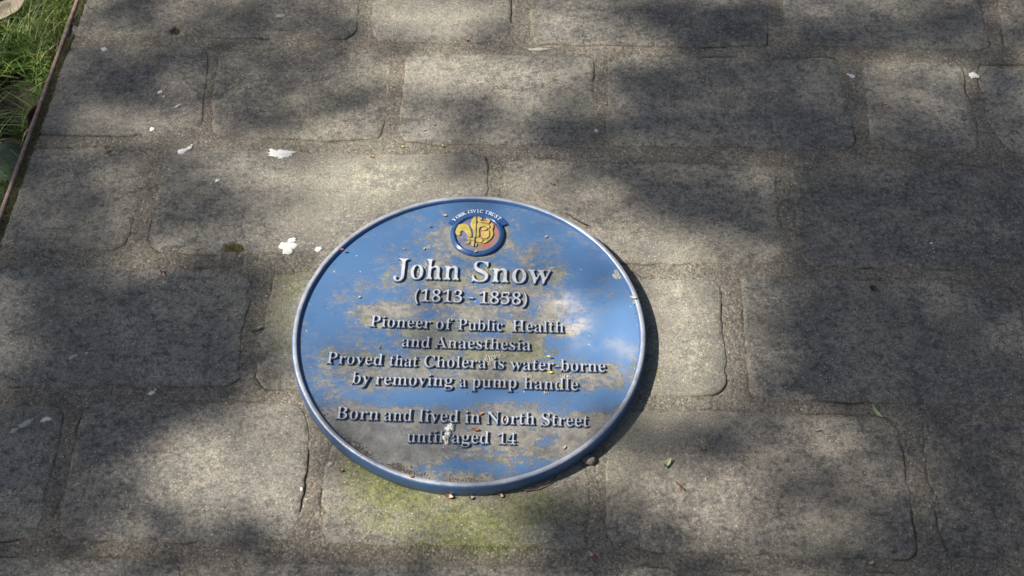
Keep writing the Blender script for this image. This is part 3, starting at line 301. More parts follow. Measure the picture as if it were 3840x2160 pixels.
# ------------------------------------------------------------------ paving stones
STONES = {
 'r0': [[(295,-150),(1352,-150),(1349,0),(1337,110),(1297,144),(800,135),(650,133),(450,132),(300,131),(268,118),(266,100),(290,10)],
        [(1400,-150),(1397,0),(1387,95),(1400,135),(1424,152),(1727,162),(1876,159),(1911,132),(1921,0),(1925,-150)],
        [(1990,-150),(1988,0),(1987,122),(2010,166),(2522,174),(2870,168),(2878,100),(2878,0),(2878,-150)],
        [(2938,-150),(2938,0),(2948,99),(2982,146),(3057,174),(3305,180),(3643,192),(3708,174),(3688,75),(3673,0),(3650,-150)],
        [(3725,-150),(3743,0),(3752,110),(3775,184),(3840,192),(4300,200),(4280,-150)]],
 'r1': [[(286,166),(250,187),(219,248),(169,397),(136,500),(250,504),(500,508),(700,516),(745,478),(765,343),(775,224),(765,178),(661,168),(450,162)],
        [(822,189),(812,240),(800,340),(790,432),(798,497),(830,510),(1100,517),(1280,524),(1414,517),(1434,492),(1454,348),(1464,209),(1440,190),(1280,181)],
        [(1538,196),(1517,224),(1511,338),(1499,398),(1492,497),(1520,530),(1628,536),(1827,543),(2174,546),(2219,525),(2231,472),(2226,298),(2221,218),(2199,206),(1876,200)],
        [(2306,212),(2278,238),(2276,348),(2271,447),(2277,520),(2304,549),(2423,551),(2560,550),(2908,561),(3186,560),(3207,532),(3196,447),(3171,343),(3156,258),(3141,226),(3107,213),(2982,216),(2759,209),(2560,209)],
        [(3222,229),(3228,290),(3243,348),(3256,447),(3270,537),(3295,560),(3554,572),(3653,567),(3668,545),(3653,447),(3630,368),(3611,263),(3589,231),(3405,226)],
        [(3675,240),(3671,298),(3690,400),(3716,500),(3787,578),(3990,590),(4330,600),(4290,250),(3950,243)]],
 'r2': [[(124,557),(105,573),(89,636),(55,720),(30,795),(10,864),(-10,920),(50,931),(298,939),(422,938),(467,914),(487,879),(512,785),(522,720),(534,676),(558,621),(560,583),(537,554),(298,548)],
        [(646,561),(613,592),(602,650),(590,720),(566,800),(547,870),(543,915),(586,940),(795,950),(1000,953),(1207,957),(1500,966),(1780,975),(1815,950),(1828,720),(1827,620),(1815,584),(1757,578),(1528,576),(1280,570),(994,560)],
        [(1940,590),(1890,604),(1878,720),(1878,950),(1910,975),(2240,984),(2560,988),(2883,992),(2928,981),(2943,929),(2930,869),(2918,770),(2905,646),(2885,612),(2560,603),(2174,596)],
        [(2964,614),(2956,646),(2966,720),(2980,785),(2992,894),(3007,963),(3037,992),(3256,1001),(3554,1009),(3840,1017),(4400,1035),(4360,645),(3840,629),(3454,616),(3107,607)]],
 'r3': [[(-30,992),(-60,1060),(-110,1200),(-170,1400),(-160,1440),(0,1446),(300,1450),(600,1448),(845,1449),(890,1425),(899,1391),(899,1267),(919,1217),(929,1142),(947,1068),(919,1020),(845,1009),(472,999)],
        [(1063,1020),(1024,1034),(1017,1068),(989,1217),(969,1276),(954,1410),(990,1452),(1300,1462),(1780,1474),(1810,1440),(1815,1200),(1815,1070),(1790,1020),(1500,1010),(1250,1010)],
        [(1890,1030),(1872,1080),(1870,1440),(1900,1475),(2300,1482),(2560,1484),(2684,1482),(2712,1460),(2724,1435),(2721,1316),(2707,1242),(2700,1167),(2703,1103),(2684,1050),(2560,1046),(2200,1038)],
        [(2795,1034),(2774,1050),(2779,1098),(2789,1242),(2798,1366),(2803,1470),(2843,1486),(2908,1496),(3256,1510),(3554,1516),(3830,1522),(3868,1490),(3856,1300),(3832,1182),(3822,1120),(3790,1080),(3703,1063),(3206,1045),(2858,1034)],
        [(3905,1070),(3915,1150),(3945,1300),(3960,1480),(3990,1525),(4500,1540),(4430,1080)]],
 'r4': [[(-190,1500),(-220,1600),(-290,1800),(-350,2005),(0,2022),(50,2020),(126,2006),(154,1937),(166,1838),(195,1738),(219,1664),(238,1560),(225,1522),(150,1512),(0,1508)],
        [(378,1500),(318,1525),(290,1600),(268,1718),(250,1828),(226,1887),(217,1977),(245,2018),(348,2030),(596,2032),(745,2036),(994,2036),(1083,2022),(1113,1977),(1123,1887),(1138,1788),(1153,1688),(1156,1600),(1133,1530),(1090,1508),(894,1509),(850,1526),(800,1508),(596,1505)],
        [(1290,1522),(1262,1560),(1245,1650),(1225,1720),(1210,1788),(1202,1887),(1205,1987),(1234,2036),(1280,2042),(1677,2050),(2025,2056),(2160,2056),(2197,2030),(2209,1937),(2209,1862),(2200,1700),(2195,1560),(2160,1530),(1700,1520)],
        [(2300,1536),(2272,1560),(2268,1700),(2266,1832),(2269,1937),(2274,2011),(2298,2054),(2373,2062),(2560,2074),(2858,2082),(3206,2096),(3405,2102),(3441,2078),(3430,1987),(3415,1887),(3400,1803),(3385,1688),(3357,1589),(3305,1562),(3107,1551),(2709,1539),(2560,1538)],
        [(3468,1570),(3454,1600),(3462,1688),(3481,1788),(3499,1887),(3519,2011),(3552,2084),(3840,2101),(4600,2120),(4510,1590),(3840,1577),(3653,1572)]],
 'r5': [[(-380,2072),(-420,2300),(630,2320),(655,2240),(672,2170),(672,2118),(640,2104),(522,2098),(348,2093),(0,2086)],
        [(800,2107),(752,2128),(736,2170),(715,2320),(2190,2330),(2216,2250),(2236,2160),(2215,2130),(1975,2117),(1280,2114),(1193,2111)],
        [(2320,2122),(2300,2150),(2310,2330),(3700,2360),(3620,2200),(3560,2160),(3400,2150),(2858,2138),(2734,2136),(2560,2128)],
        [(3640,2160),(3700,2240),(3760,2370),(4750,2390),(4700,2190),(3840,2160)]],
}
polys = []
for row in STONES.values():
    for s in row:
        a = np.array(s, float); polys.append(at(a[:, 0], a[:, 1])[:, :2])
# the paving goes on outside the picture: plain rounded setts in the same courses
def rect(x0, y0, x1, y1):
    c, s = math.cos(-.0264), math.sin(-.0264)
    return np.array([(x*c-y*s, x*s+y*c) for x, y in ((x0, y0), (x0, y1), (x1, y1), (x1, y0))])
for k, (y0, y1) in enumerate([(.84, 1.04), (1.07, 1.27), (1.30, 1.50)]):
    x = -.665 if k % 2 == 0 else -.66
    while x < 1.9:
        wd = random.uniform(.26, .50); polys.append(rect(x, y0, x+wd, y1)); x += wd+.03
for k, y0 in enumerate([.61, .38, .14, -.10, -.33]):
    x = 1.22 + .03*k*0
    while x < 1.9:
        wd = random.uniform(.28, .45); polys.append(rect(x, y0-.01, x+wd, y0+.20)); x += wd+.03
for (y0, y1) in [(-.72, -.52), (-.95, -.75), (-1.2, -.98)]:
    x = -.74
    while x < 1.9:
        wd = random.uniform(.26, .50); polys.append(rect(x, y0, x+wd, y1)); x += wd+.03

paving = None
stone_objs = []
outlines = []
for i, poly in enumerate(polys):
    p = smooth_loop(resample(poly, .006), 1)
    n = np.roll(p, -1, 0)-np.roll(p, 1, 0); n = np.stack([n[:, 1], -n[:, 0]], 1); n /= np.hypot(n[:, 0], n[:, 1])[:, None]+1e-12
    area = .5*np.sum(p[:, 0]*np.roll(p[:, 1], -1)-np.roll(p[:, 0], -1)*p[:, 1])
    if area < 0: n = -n
    wob = fbm(p[:, 0], p[:, 1], 90, i+1, 3)*.0022 + fbm(p[:, 0], p[:, 1], 22, i+31, 2)*.0034
    chip = np.clip(fbm(p[:, 0], p[:, 1], 30, i+77, 2)-.52, 0, 1)*.022
    p = p + n*(wob-chip)[:, None]
    if area < 0: p = p[::-1]
    outlines.append(p)

def stone_height(d, x, y, seed):
    worn = .5+.5*fbm(x, y, 9, seed+3, 2)
    z = -.0014*np.exp(-d/.0010) - (.0002+.0011*worn)*np.exp(-d/.005)
    return z + fbm(x, y, 7, seed, 2)*.0011 + fbm(x, y, 40, seed+9, 2)*.00035

HOLES = [(656, 112, .0085, .010, -.008), (875, 925, .016, .010, -.007)]          # chipped hollows in the stones
def hollow(x, y):
    z = np.zeros_like(x)
    for (px, py, rx, ry, h) in HOLES:
        c = at(px, py); z = z + h*np.clip(1.25-((x-c[0])/(rx*np.clip(1-.75*(y-c[1])/ry, .25, 1.5) if px < 700 else rx))**2-((y-c[1])/ry)**2+.5*fbm(x, y, 150, 4, 2), 0, 1)
    return z

pts_top = []
tint_rng = np.random.default_rng(5)
for i, p in enumerate(outlines):
    vis = i < sum(len(r) for r in STONES.values())
    step = .009 if vis else .03
    x0, y0 = p.min(0); x1, y1 = p.max(0)
    gx, gy = np.meshgrid(np.arange(x0, x1, step), np.arange(y0, y1, step)); g = np.stack([gx.ravel(), gy.ravel()], 1)
    g = g+tint_rng.uniform(-.25, .25, g.shape)*step
    if vis:
        extra = []
        for (px, py, rx, ry, h) in HOLES:
            c = at(px, py)[:2]; ex, ey = np.meshgrid(np.arange(-2*rx, 2*rx, .0022), np.arange(-2*ry, 2*ry, .0022)); extra.append(np.stack([ex.ravel()+c[0], ey.ravel()+c[1]], 1))
        ex = np.concatenate(extra); g = np.concatenate([g, ex])
    d, ins = segdist(g, p); g = g[ins & (d > .012)]
    n = np.roll(p, -1, 0)-np.roll(p, 1, 0); n = np.stack([-n[:, 1], n[:, 0]], 1); n /= np.hypot(n[:, 0], n[:, 1])[:, None]+1e-12
    rings = [p]
    for off in (.0012, .0030, .0065):
        q = smooth_loop(p+n*off, 2 if off > .002 else 0); dq, iq = segdist(q, p); rings.append(q[iq & (dq > off*.6)])
    allp = np.concatenate(rings+[g]); N = len(p)
    res = delaunay_2d_cdt([Vector(v) for v in allp], [(k, (k+1) % N) for k in range(N)], [], 1, 1e-7)
    vv = np.array([v[:] for v in res[0]]); tri = np.array([f for f in res[2] if len(f) == 3], np.int32)
    d, ins = segdist(vv, p); d = np.where(d < 1e-6, 0, d)
    seed = i*1.37+2
    z = stone_height(d, vv[:, 0], vv[:, 1], seed)+hollow(vv[:, 0], vv[:, 1])
    cx, cy = p.mean(0); tl = tint_rng.uniform(-1, 1, 3)
    z = z+tl[0]*.0012*(vv[:, 0]-cx)/.2+tl[1]*.0012*(vv[:, 1]-cy)/.12+tl[2]*.0006
    # skirt
    bnd = [int(np.argmin(((vv-q)**2).sum(1))) for q in p]
    nb = len(vv); sk = np.column_stack([vv[bnd], np.full(N, -.03)])
    V = np.concatenate([np.column_stack([vv, z]), sk])
    quads = np.array([(bnd[k], nb+k, nb+(k+1) % N, bnd[(k+1) % N]) for k in range(N)], np.int32)
    X, Y = V[:, 0], V[:, 1]; dd = np.concatenate([d, np.zeros(N)])
    at_ = {'algae': px_field(ALGAE, X, Y), 'pale': px_field(PALE, X, Y), 'edge': np.exp(-dd/.008)+.9*(np.concatenate([hollow(vv[:, 0], vv[:, 1]), np.zeros(N)]) < -.002)}
    o = mesh_np('paving_stone', V, [tri, quads], STONE, attrs=at_)
    t = tint_rng.uniform(.80, 1.12); wv = tint_rng.uniform(-.035, .035)
    o.color = (t*(1+wv), t, t*(1-wv), 1); stone_objs.append(o)

# mortar bed
fx = np.arange(-.735, 1.02, .003); fy = np.arange(-.44, .76, .003)
xs = np.concatenate([fx, np.arange(1.03, 2.0, .03)]); ys = np.concatenate([np.arange(-1.3, -.45, .03), fy, np.arange(.77, 1.6, .03)])
GX, GY = np.meshgrid(xs, ys)
# the left margin follows the slanting steel edging
EDG = [at(285.6, 0)[:2], at(0, 797)[:2]]
def edge_x(y):
    (xa, ya), (xb, yb) = EDG; return xa+(y-ya)*(xb-xa)/(yb-ya)
ex = edge_x(GY)+.004
GX = np.where(GX < ex, ex, GX)
SD = np.full(GX.shape, 1.0)                                   # signed distance to the nearest stone (negative inside)
for p in outlines:
    x0, y0 = p.min(0)-.02; x1, y1 = p.max(0)+.02
    i0, i1 = np.searchsorted(xs, [x0, x1]); j0, j1 = np.searchsorted(ys, [y0, y1])
    if i1 <= i0 or j1 <= j0: continue
    sub = (slice(j0, j1), slice(max(i0-1, 0), i1)); q = np.stack([GX[sub].ravel(), GY[sub].ravel()], 1)
    d, ins = segdist(q, p); sdv = np.where(ins, -d, d).reshape(GX[sub].shape); SD[sub] = np.minimum(SD[sub], sdv)
crk = np.clip((fbm(GX, GY, 17, 3, 3)-.13)*2.6, 0, 1)         # where the joint has opened
Z = -.0012 + fbm(GX, GY, 12, 5, 2)*.0013 + fbm(GX, GY, 120, 6, 3)*.0008
gap = np.exp(-(np.clip(SD, 0, 1)/.0018)**2)
Z = Z - gap*(.0004+.0038*crk)
Z = np.where(SD < -.006, -.02, Z)
# mossy gutter beside the steel edging
gut = np.exp(-((GX-ex)/.012)**2); Z = Z-gut*.002*(SD > 0)
J, I = GX.shape; idx = np.arange(J*I).reshape(J, I)
q = np.stack([idx[:-1, :-1], idx[:-1, 1:], idx[1:, 1:], idx[1:, :-1]], -1).reshape(-1, 4)
keep = (SD.ravel()[q] > -.009).any(1) & ((GX.ravel()[q].max(1)-GX.ravel()[q].min(1)) > 1e-6)
q = q[keep]; used, inv = np.unique(q, return_inverse=True); q = inv.reshape(q.shape)
V = np.column_stack([GX.ravel(), GY.ravel(), Z.ravel()])[used]
at_ = {'algae': px_field(ALGAE, V[:, 0], V[:, 1]), 'pale': px_field(PALE, V[:, 0], V[:, 1])*.7,
       'crack': np.clip((gap*crk).ravel()[used]*.9+gut.ravel()[used]*.75, 0, 1)}
paving = mesh_np('pavement', V, [q], MORTAR, attrs=at_)
tag(paving, 'sandy mortar bed of the stone paving', kind='structure')
for o in stone_objs: o.parent = paving
# body of the raised paving under the mortar
bed = bpy.data.meshes.new('paving_bed'); bm = bmesh.new()
def box(bm, x0, y0, z0, x1, y1, z1):
    r = bmesh.ops.create_cube(bm, size=1)
    for v in r['verts']: v.co = ((x0+x1)/2+v.co.x*(x1-x0), (y0+y1)/2+v.co.y*(y1-y0), (z0+z1)/2+v.co.z*(z1-z0))
    return r['verts']
for v in box(bm, 0, -1.3, -.20, 2.0, 1.6, -.031):
    if v.co.x < 1: v.co.x = edge_x(v.co.y)+.006
bm.to_mesh(bed); bm.free(); bed.materials.append(MORTAR); ob = bpy.data.objects.new('paving_bed', bed); C.objects.link(ob); ob.parent = paving

# ------------------------------------------------------------------ steel edging
def strip(name, ys_, xf, w0, z0, z1, mat, wob=.0006):
    V = []; F = []
    for k, y in enumerate(ys_):
        x = xf(y)+random.uniform(-1, 1)*wob*.5; zt = z1+random.uniform(-1, 1)*.0004
        V += [(x, y, z0), (x, y, zt-.0012), (x+.0012, y, zt), (x+w0-.0012, y, zt), (x+w0, y, zt-.0012), (x+w0, y, z0)]
        if k:
            a = (k-1)*6; b = k*6
            for j in range(5): F.append((a+j, a+j+1, b+j+1, b+j))
    return mesh_np(name, V, [F], mat, smooth=True)
edging = strip('steel_edging', np.arange(-1.3, 1.6, .02), lambda y: edge_x(y)-.0015, .0062, -.16, .0035, RUST)
tag(edging, 'thin rusty pinkish-brown steel strip edging the paving beside the grass', 'edging')

# moss in the gutter and in the open joints
def tuft_mesh(name, pts, size, mat, flat=.6):
    V = []; F = []
    for (x, y, z) in pts:
        b = len(V); r = size*random.uniform(.5, 1.3); a0 = random.uniform(0, 6.28)
        V.append((x, y, z+r*flat))
        for k in range(5):
            a = a0+k*1.2566; rr = r*random.uniform(.7, 1.2); V.append((x+rr*math.cos(a), y+rr*math.sin(a), z-r*.2))
        F += [(b, b+1+k, b+1+(k+1) % 5) for k in range(5)]
    return mesh_np(name, V, [F], mat, smooth=False)
pts = []
for _ in range(5200):
    y = random.uniform(-.3, .8); t = random.random()**1.5*.011; x = edge_x(y)+.005+t
    if fbm(np.array([x]), np.array([y]), 22, 8)[0] > -.35: pts.append((x, y, -.0002+.0008*random.random()))
cidx = np.nonzero((gap*(crk > .75)*(SD > -.001)*(fbm(GX, GY, 9, 14, 2) > .25)).ravel() > .4)[0]
for k in rng.choice(cidx, min(5200, len(cidx)), replace=False):
    if abs(GX.ravel()[k]) < 1.1 and GY.ravel()[k] < .8: pts.append((GX.ravel()[k]+random.uniform(-.001, .001), GY.ravel()[k]+random.uniform(-.001, .001), -.0042))
for (px, py, rx, ry, h) in HOLES:
    c = at(px, py)
    for _ in range(260):
        a = random.uniform(0, 6.28); r = random.random()**.5*.85; pts.append((c[0]+rx*r*math.cos(a), c[1]+ry*r*math.sin(a), -.0055+.002*r))
mo = tuft_mesh('moss', pts, .0016, MOSS); tag(mo, 'dark olive moss growing in the joints and along the steel edging', 'moss', kind='stuff')

# crusty algae thickest at the foot of the plaque and in the joint below it
pts = []
for (px, py, sx_, sy_, n_) in [(1560, 1868, .055, .010, 420), (1400, 1770, .030, .018, 260), (1790, 1905, .06, .010, 420), (1760, 2052, .09, .004, 520), (1690, 1975, .07, .018, 330), (2480, 1330, .006, .06, 160), (2350, 1650, .02, .02, 140)]:
    c = at(px, py)
    for _ in range(n_):
        x, y = c[0]+random.gauss(0, sx_), c[1]+random.gauss(0, sy_)
        if math.hypot(x, y) > .2515 and fbm(np.array([x]), np.array([y]), 70, 5, 3)[0] > -.05: pts.append((x, y, -.0004))
ac = tuft_mesh('algae_crust', pts, .0011, plain('yellow_green_algae', (.22, .235, .075), (.11, .125, .045), 200, .95, .6), .55)
tag(ac, 'crusty yellow-green algae on the stone below the plaque', 'algae', kind='stuff')

# ------------------------------------------------------------------ ground and grass
def grid_plane(name, x0, x1, y0, y1, nx, ny, zf, mat):
    X, Y = np.meshgrid(np.linspace(x0, x1, nx), np.linspace(y0, y1, ny)); Zz = zf(X, Y); id_ = np.arange(nx*ny).reshape(ny, nx)
    f = np.stack([id_[:-1, :-1], id_[:-1, 1:], id_[1:, 1:], id_[1:, :-1]], -1).reshape(-1, 4)
    return mesh_np(name, np.column_stack([X.ravel(), Y.ravel(), Zz.ravel()]), [f], mat)
def lawn_z(X, Y): return -.085 + fbm(X, Y, 6, 2, 3)*.02*np.exp(-np.hypot(X+1, Y-.5)/3) + .03*np.clip(Y-.5, 0, .4)
g1 = grid_plane('ground', -60, 60, -60, 60, 3, 3, lambda X, Y: X*0-.19, SOIL); tag(g1, 'ground round the paving', kind='structure')
g2 = grid_plane('lawn_soil', -2.6, -.72, -1.3, 1.9, 95, 160, lawn_z, SOIL); tag(g2, 'dark soil under the lawn', kind='structure')
V = []; F = []; T = []
nb = 0
def blade(x, y, z, h, lean, az, wd, tone):
    global nb
    b = len(V); px_, py_ = math.cos(az+1.57), math.sin(az+1.57)
    for k in range(4):
        t = k/3; w_ = wd*(1-t**1.6)*.5+.0001; r = lean*h*t*t; zz = z+h*t*(1-.35*lean*t)
        cx, cy = x+r*math.cos(az), y+r*math.sin(az)
        V.append((cx-px_*w_, cy-py_*w_, zz)); V.append((cx+px_*w_, cy+py_*w_, zz)); T.extend((tone, tone))
    for k in range(3): F.append((b+2*k, b+2*k+1, b+2*k+3, b+2*k+2))
for _ in range(26000):
    y = random.uniform(-.1, 1.25); x = edge_x(y)-.006-random.random()**1.2*.62
    if y > .9 and random.random() < .4: continue
    dens = fbm(np.array([x]), np.array([y]), 9, 21)[0]
    dn = math.exp(-((y-.33)/.12)**2)                                    # barer patch low down by the edging
    if dens < -.35 or random.random() < dn*.62: continue
    z = float(lawn_z(np.array(x), np.array(y))); h = random.uniform(.035, .085)*(1+.25*dens)
    tone = min(1, max(0, .38+.45*dens+random.gauss(0, .22)+.35*(y-.55))); tone = 1.1 if random.random() < .035 else tone
    az = random.uniform(0, 6.28); lean = random.uniform(.25, 1.3)
    if x+lean*h*math.cos(az) > edge_x(y)+.004: az += 3.14
    blade(x, y, z, h, lean, az, random.uniform(.0016, .0036), tone)
gr = mesh_np('grass', V, [F], GRASS, attrs={'tone': T}); tag(gr, 'uneven green lawn grass beyond the steel edging', 'grass', kind='stuff')

def leaf(name, loc, length, width, rotz, mat, curl=.25, fold=.15, tilt=(0, 0), n=10, m_=5, tip=1.0, wavy=0.0, mat2=None, split=.5, thick=.00035):
    """curved leaf or husk blade with thickness; grows along local +X"""
    V = []; F = []; mi = []
    for s_ in (0, 1):
        for i in range(n+1):
            t = i/n; wv = width*.5*(math.sin(math.pi*min(1, (t*.94+.03)**tip)))**.75
            for j in range(m_+1):
                u = j/m_*2-1; x = (t-.5)*length; y = u*wv
                z = curl*length*(4*(t-.5)**2) + fold*abs(u)**1.5*wv*2 + wavy*math.sin(t*9+u*3)*width*.2
                V.append((x, y, z-(thick if s_ else 0)))
    o_ = (n+1)*(m_+1)
    for i in range(n):
        for j in range(m_):
            a = i*(m_+1)+j; b = a+m_+1
            F += [(a, b, b+1, a+1), (o_+a, o_+a+1, o_+b+1, o_+b)]; mi += [1 if (i+.5)/n > split else 0]*2
    for i in range(n):
        a = i*(m_+1); b = a+m_+1; F += [(a, o_+a, o_+b, b), (a+m_, b+m_, o_+b+m_, o_+a+m_)]; mi += [1 if (i+.5)/n > split else 0]*2
    o = mesh_np(name, V, [F], [mat, mat2 or mat]); me = o.data
    if mat2 and len(me.polygons) == len(mi): me.polygons.foreach_set('material_index', mi)
    zmin = min(v[2] for v in V)
    o.location = (loc[0], loc[1], loc[2]-zmin*0); o.rotation_euler = (tilt[0], tilt[1], rotz)
    return o

# broad leaves and dead leaves lying on the lawn
z = -.065
lf = leaf('broad_leaf', P(45, 612, -.060), .085, .075, .6, BROADLEAF, curl=-.12, fold=.12, tilt=(.15, -.1), n=14, m_=8, wavy=.1)
tag(lf, 'large dark green rounded leaf in the grass beside the lower end of the edging', 'leaf')
lf = leaf('dead_leaf', P(122, 440, -.03), .06, .028, 1.25, DEADBROWN, curl=.25, fold=.5, tilt=(.9, .2), n=12, m_=6, wavy=.3)
tag(lf, 'curled dark brown dead leaf standing against the steel edging', 'dead leaf')
lf = leaf('dead_leaf', P(22, 45, -.03), .075, .034, .55, TAN, curl=.12, fold=.25, tilt=(.2, -.15), n=12, m_=6, wavy=.3)
tag(lf, 'pale tan dead leaf lying on the grass in the top left corner', 'dead leaf')
lf = leaf('dead_leaf', P(25, 100, -.05), .035, .02, 2.2, TAN, curl=.2, fold=.3, tilt=(.3, .3), n=8, m_=5, wavy=.3)
tag(lf, 'small crumpled tan dead leaf just below the bigger pale one', 'dead leaf')

# ------------------------------------------------------------------ the plaque
R = .25; ZF = .0188; ZL = .0232
plaque = empty('plaque', (0, 0, 0)); plaque.location = (0, 0, 0)
tag(plaque, 'round blue commemorative plaque with raised silver lettering set on the stone paving', 'plaque')
def lathe(name, prof, n, mat, parent, cx=0, cy=0, wob=0.0, attrs=None):
    prof = np.array(prof); a = np.linspace(0, 2*np.pi, n, endpoint=False); k = len(prof)
    w_ = fbm(np.cos(a)*3, np.sin(a)*3, 2.5, 12, 2)*wob
    r = prof[:, 0][None]+w_[:, None]; V = np.stack([cx+r*np.cos(a)[:, None], cy+r*np.sin(a)[:, None], np.broadcast_to(prof[:, 1][None], r.shape)+fbm(np.cos(a)*9, np.sin(a)*9, 2, 3, 2)[:, None]*wob*.4], -1).reshape(-1, 3)
    id_ = np.arange(n*k).reshape(n, k); nx = np.roll(id_, -1, 0)
    f = np.stack([id_[:, :-1], nx[:, :-1], nx[:, 1:], id_[:, 1:]], -1).reshape(-1, 4)
    return mesh_np(name, V, [f], mat, parent)
lathe('rim', [(.2485, -.012), (.2498, .001), (.2500, .0195), (.2496, .0222), (.2484, .0241), (.2468, .0249), (.2448, .0252), (.2430, .0249), (.2418, .0238), (.2408, .0215), (.2403, .0170)], 256, RIM, plaque, wob=.0003)
# face with its dirt
TH = -math.radians(2.15)
nr, na = 95, 400
rr = np.linspace(0, .2405, nr+1)[1:]; aa = np.linspace(0, 2*np.pi, na, endpoint=False)
RR, AA = np.meshgrid(rr, aa, indexing='ij'); X = np.concatenate([[0], (RR*np.cos(AA)).ravel()]); Y = np.concatenate([[0], (RR*np.sin(AA)).ravel()])
id_ = 1+np.arange(nr*na).reshape(nr, na); nx = np.roll(id_, -1, 1)
quads = np.stack([id_[:-1], id_[1:], nx[1:], nx[:-1]], -1).reshape(-1, 4); tris = np.stack([np.zeros(na, int), id_[0], nx[0]], -1)
def wbox(x0, x1, y, h, a):   # text line: soft horizontal bar of grime
    return (x0, x1, y, h, a)
LINES = [(1470, 2060, 1040, .036, 1.0), (1550, 1975, 1130, .028, .75), (1380, 2115, 1222, .026, 1.15), (1500, 1995, 1305, .024, 1.1), (1215, 2275, 1375, .026, 1.15), (1310, 2175, 1442, .026, 1.0), (1245, 2210, 1575, .032, 1.15), (1510, 1940, 1655, .034, 1.0)]
D = np.zeros_like(X)
for (x0, x1, y, h, a) in LINES:
    A_ = at(x0, y-16, ZF); B_ = at(x1, y-16+(x1-x0)*.032, ZF); t = np.clip((X-A_[0])/(B_[0]-A_[0]), 0, 1)
    yy = A_[1]+(B_[1]-A_[1])*t; dx = X-(A_[0]+(B_[0]-A_[0])*t); D += a*np.exp(-((Y-yy)/h)**2-(dx/.022)**2)
DB = [(1550, 900, .05, .02, .3), (1650, 900, .02, .03, .7), (1990, 930, .05, .022, .85), (2080, 1010, .03, .02, .5), (2230, 860, .035, .010, .5), (1980, 790, .02, .006, .4),
      (1250, 1290, .04, .03, .25), (1330, 1110, .03, .05, .25), (1420, 1170, .04, .022, .75), (2300, 1090, .05, .02, .35), (2060, 1180, .05, .02, .5), (1300, 1500, .05, .03, .35), (1200, 1450, .02, .03, .5),
      (1420, 1680, .07, .04, 1.1), (1330, 1620, .05, .04, .9), (1500, 1745, .10, .022, .9), (1800, 1740, .12, .018, .35), (2100, 1700, .07, .03, .95), (2220, 1640, .05, .03, .85), (1700, 1800, .2, .010, 1.2), (2330, 1500, .03, .07, .9), (2380, 1370, .012, .05, 1.0), (2270, 1440, .03, .02, .5), (2200, 1560, .05, .02, .6),
      (1900, 1480, .16, .010, -1.6), (1500, 1500, .10, .010, -1.3), (2250, 1520, .05, .018, -.9), (1650, 1740, .10, .012, -.9), (2050, 1760, .06, .008, -.5), (1350, 1440, .03, .03, -.5), (1250, 950, .06, .05, -.5), (1400, 850, .07, .04, -.7), (1750, 770, .2, .014, -.8), (2200, 970, .06, .06, -.6), (2330, 1200, .03, .08, -1.0), (2230, 1310, .04, .02, -.7), (1180, 1150, .03, .05, -.6), (1830, 1256, .03, .006, -1.1), (1600, 1185, .04, .008, -.7), (1470, 1280, .03, .02, -.35)]
D += px_field(DB, X, Y, ZF)
D += .55*np.exp(-((.2400-np.hypot(X, Y))/.006)**2)*(.5+.8*fbm(X, Y, 12, 41, 2))
crc = at(1787, 878, ZF+.004); CX, CY = crc[0], crc[1]
dc = np.hypot(X-CX, Y-CY); D += 1.3*np.exp(-((dc-.040)/.008)**2)*(Y < CY+.02)
GRN = np.clip(px_field([(1780, 1000, .05, .012, 1), (2395, 1380, .015, .06, .9), (1750, 1045, .15, .012, .6), (1750, 1240, .16, .012, .5), (1850, 1335, .25, .02, .5)], X, Y, ZF), 0, 1)
TANF = np.clip(px_field([(2110, 1130, .020, .016, .9), (2150, 1185, .022, .024, 1.0), (2185, 1260, .014, .02, .7), (2130, 1230, .03, .012, .5), (2300, 1290, .05, .010, .22), (2350, 1330, .02, .03, .5), (2060, 1120, .03, .01, .4)], X, Y, ZF)*(.55+.9*fbm(X, Y, 60, 51, 3)), 0, 1)
SKY_SHEEN = np.clip(px_field([(2250, 1250, .09, .06, .28), (2350, 1230, .03, .12, .2), (1900, 1490, .25, .02, .15)], X, Y, ZF), 0, 1)  # soft blobs of reflected sky at right and below, put into the colour
mesh_np('plate', np.column_stack([X, Y, np.full(len(X), ZF)+fbm(X, Y, 10, 60, 2)*.0001]), [tris, quads], PAINT, plaque, attrs={'dirt': D, 'green': GRN, 'tan': TANF, 'sky_sheen': SKY_SHEEN})

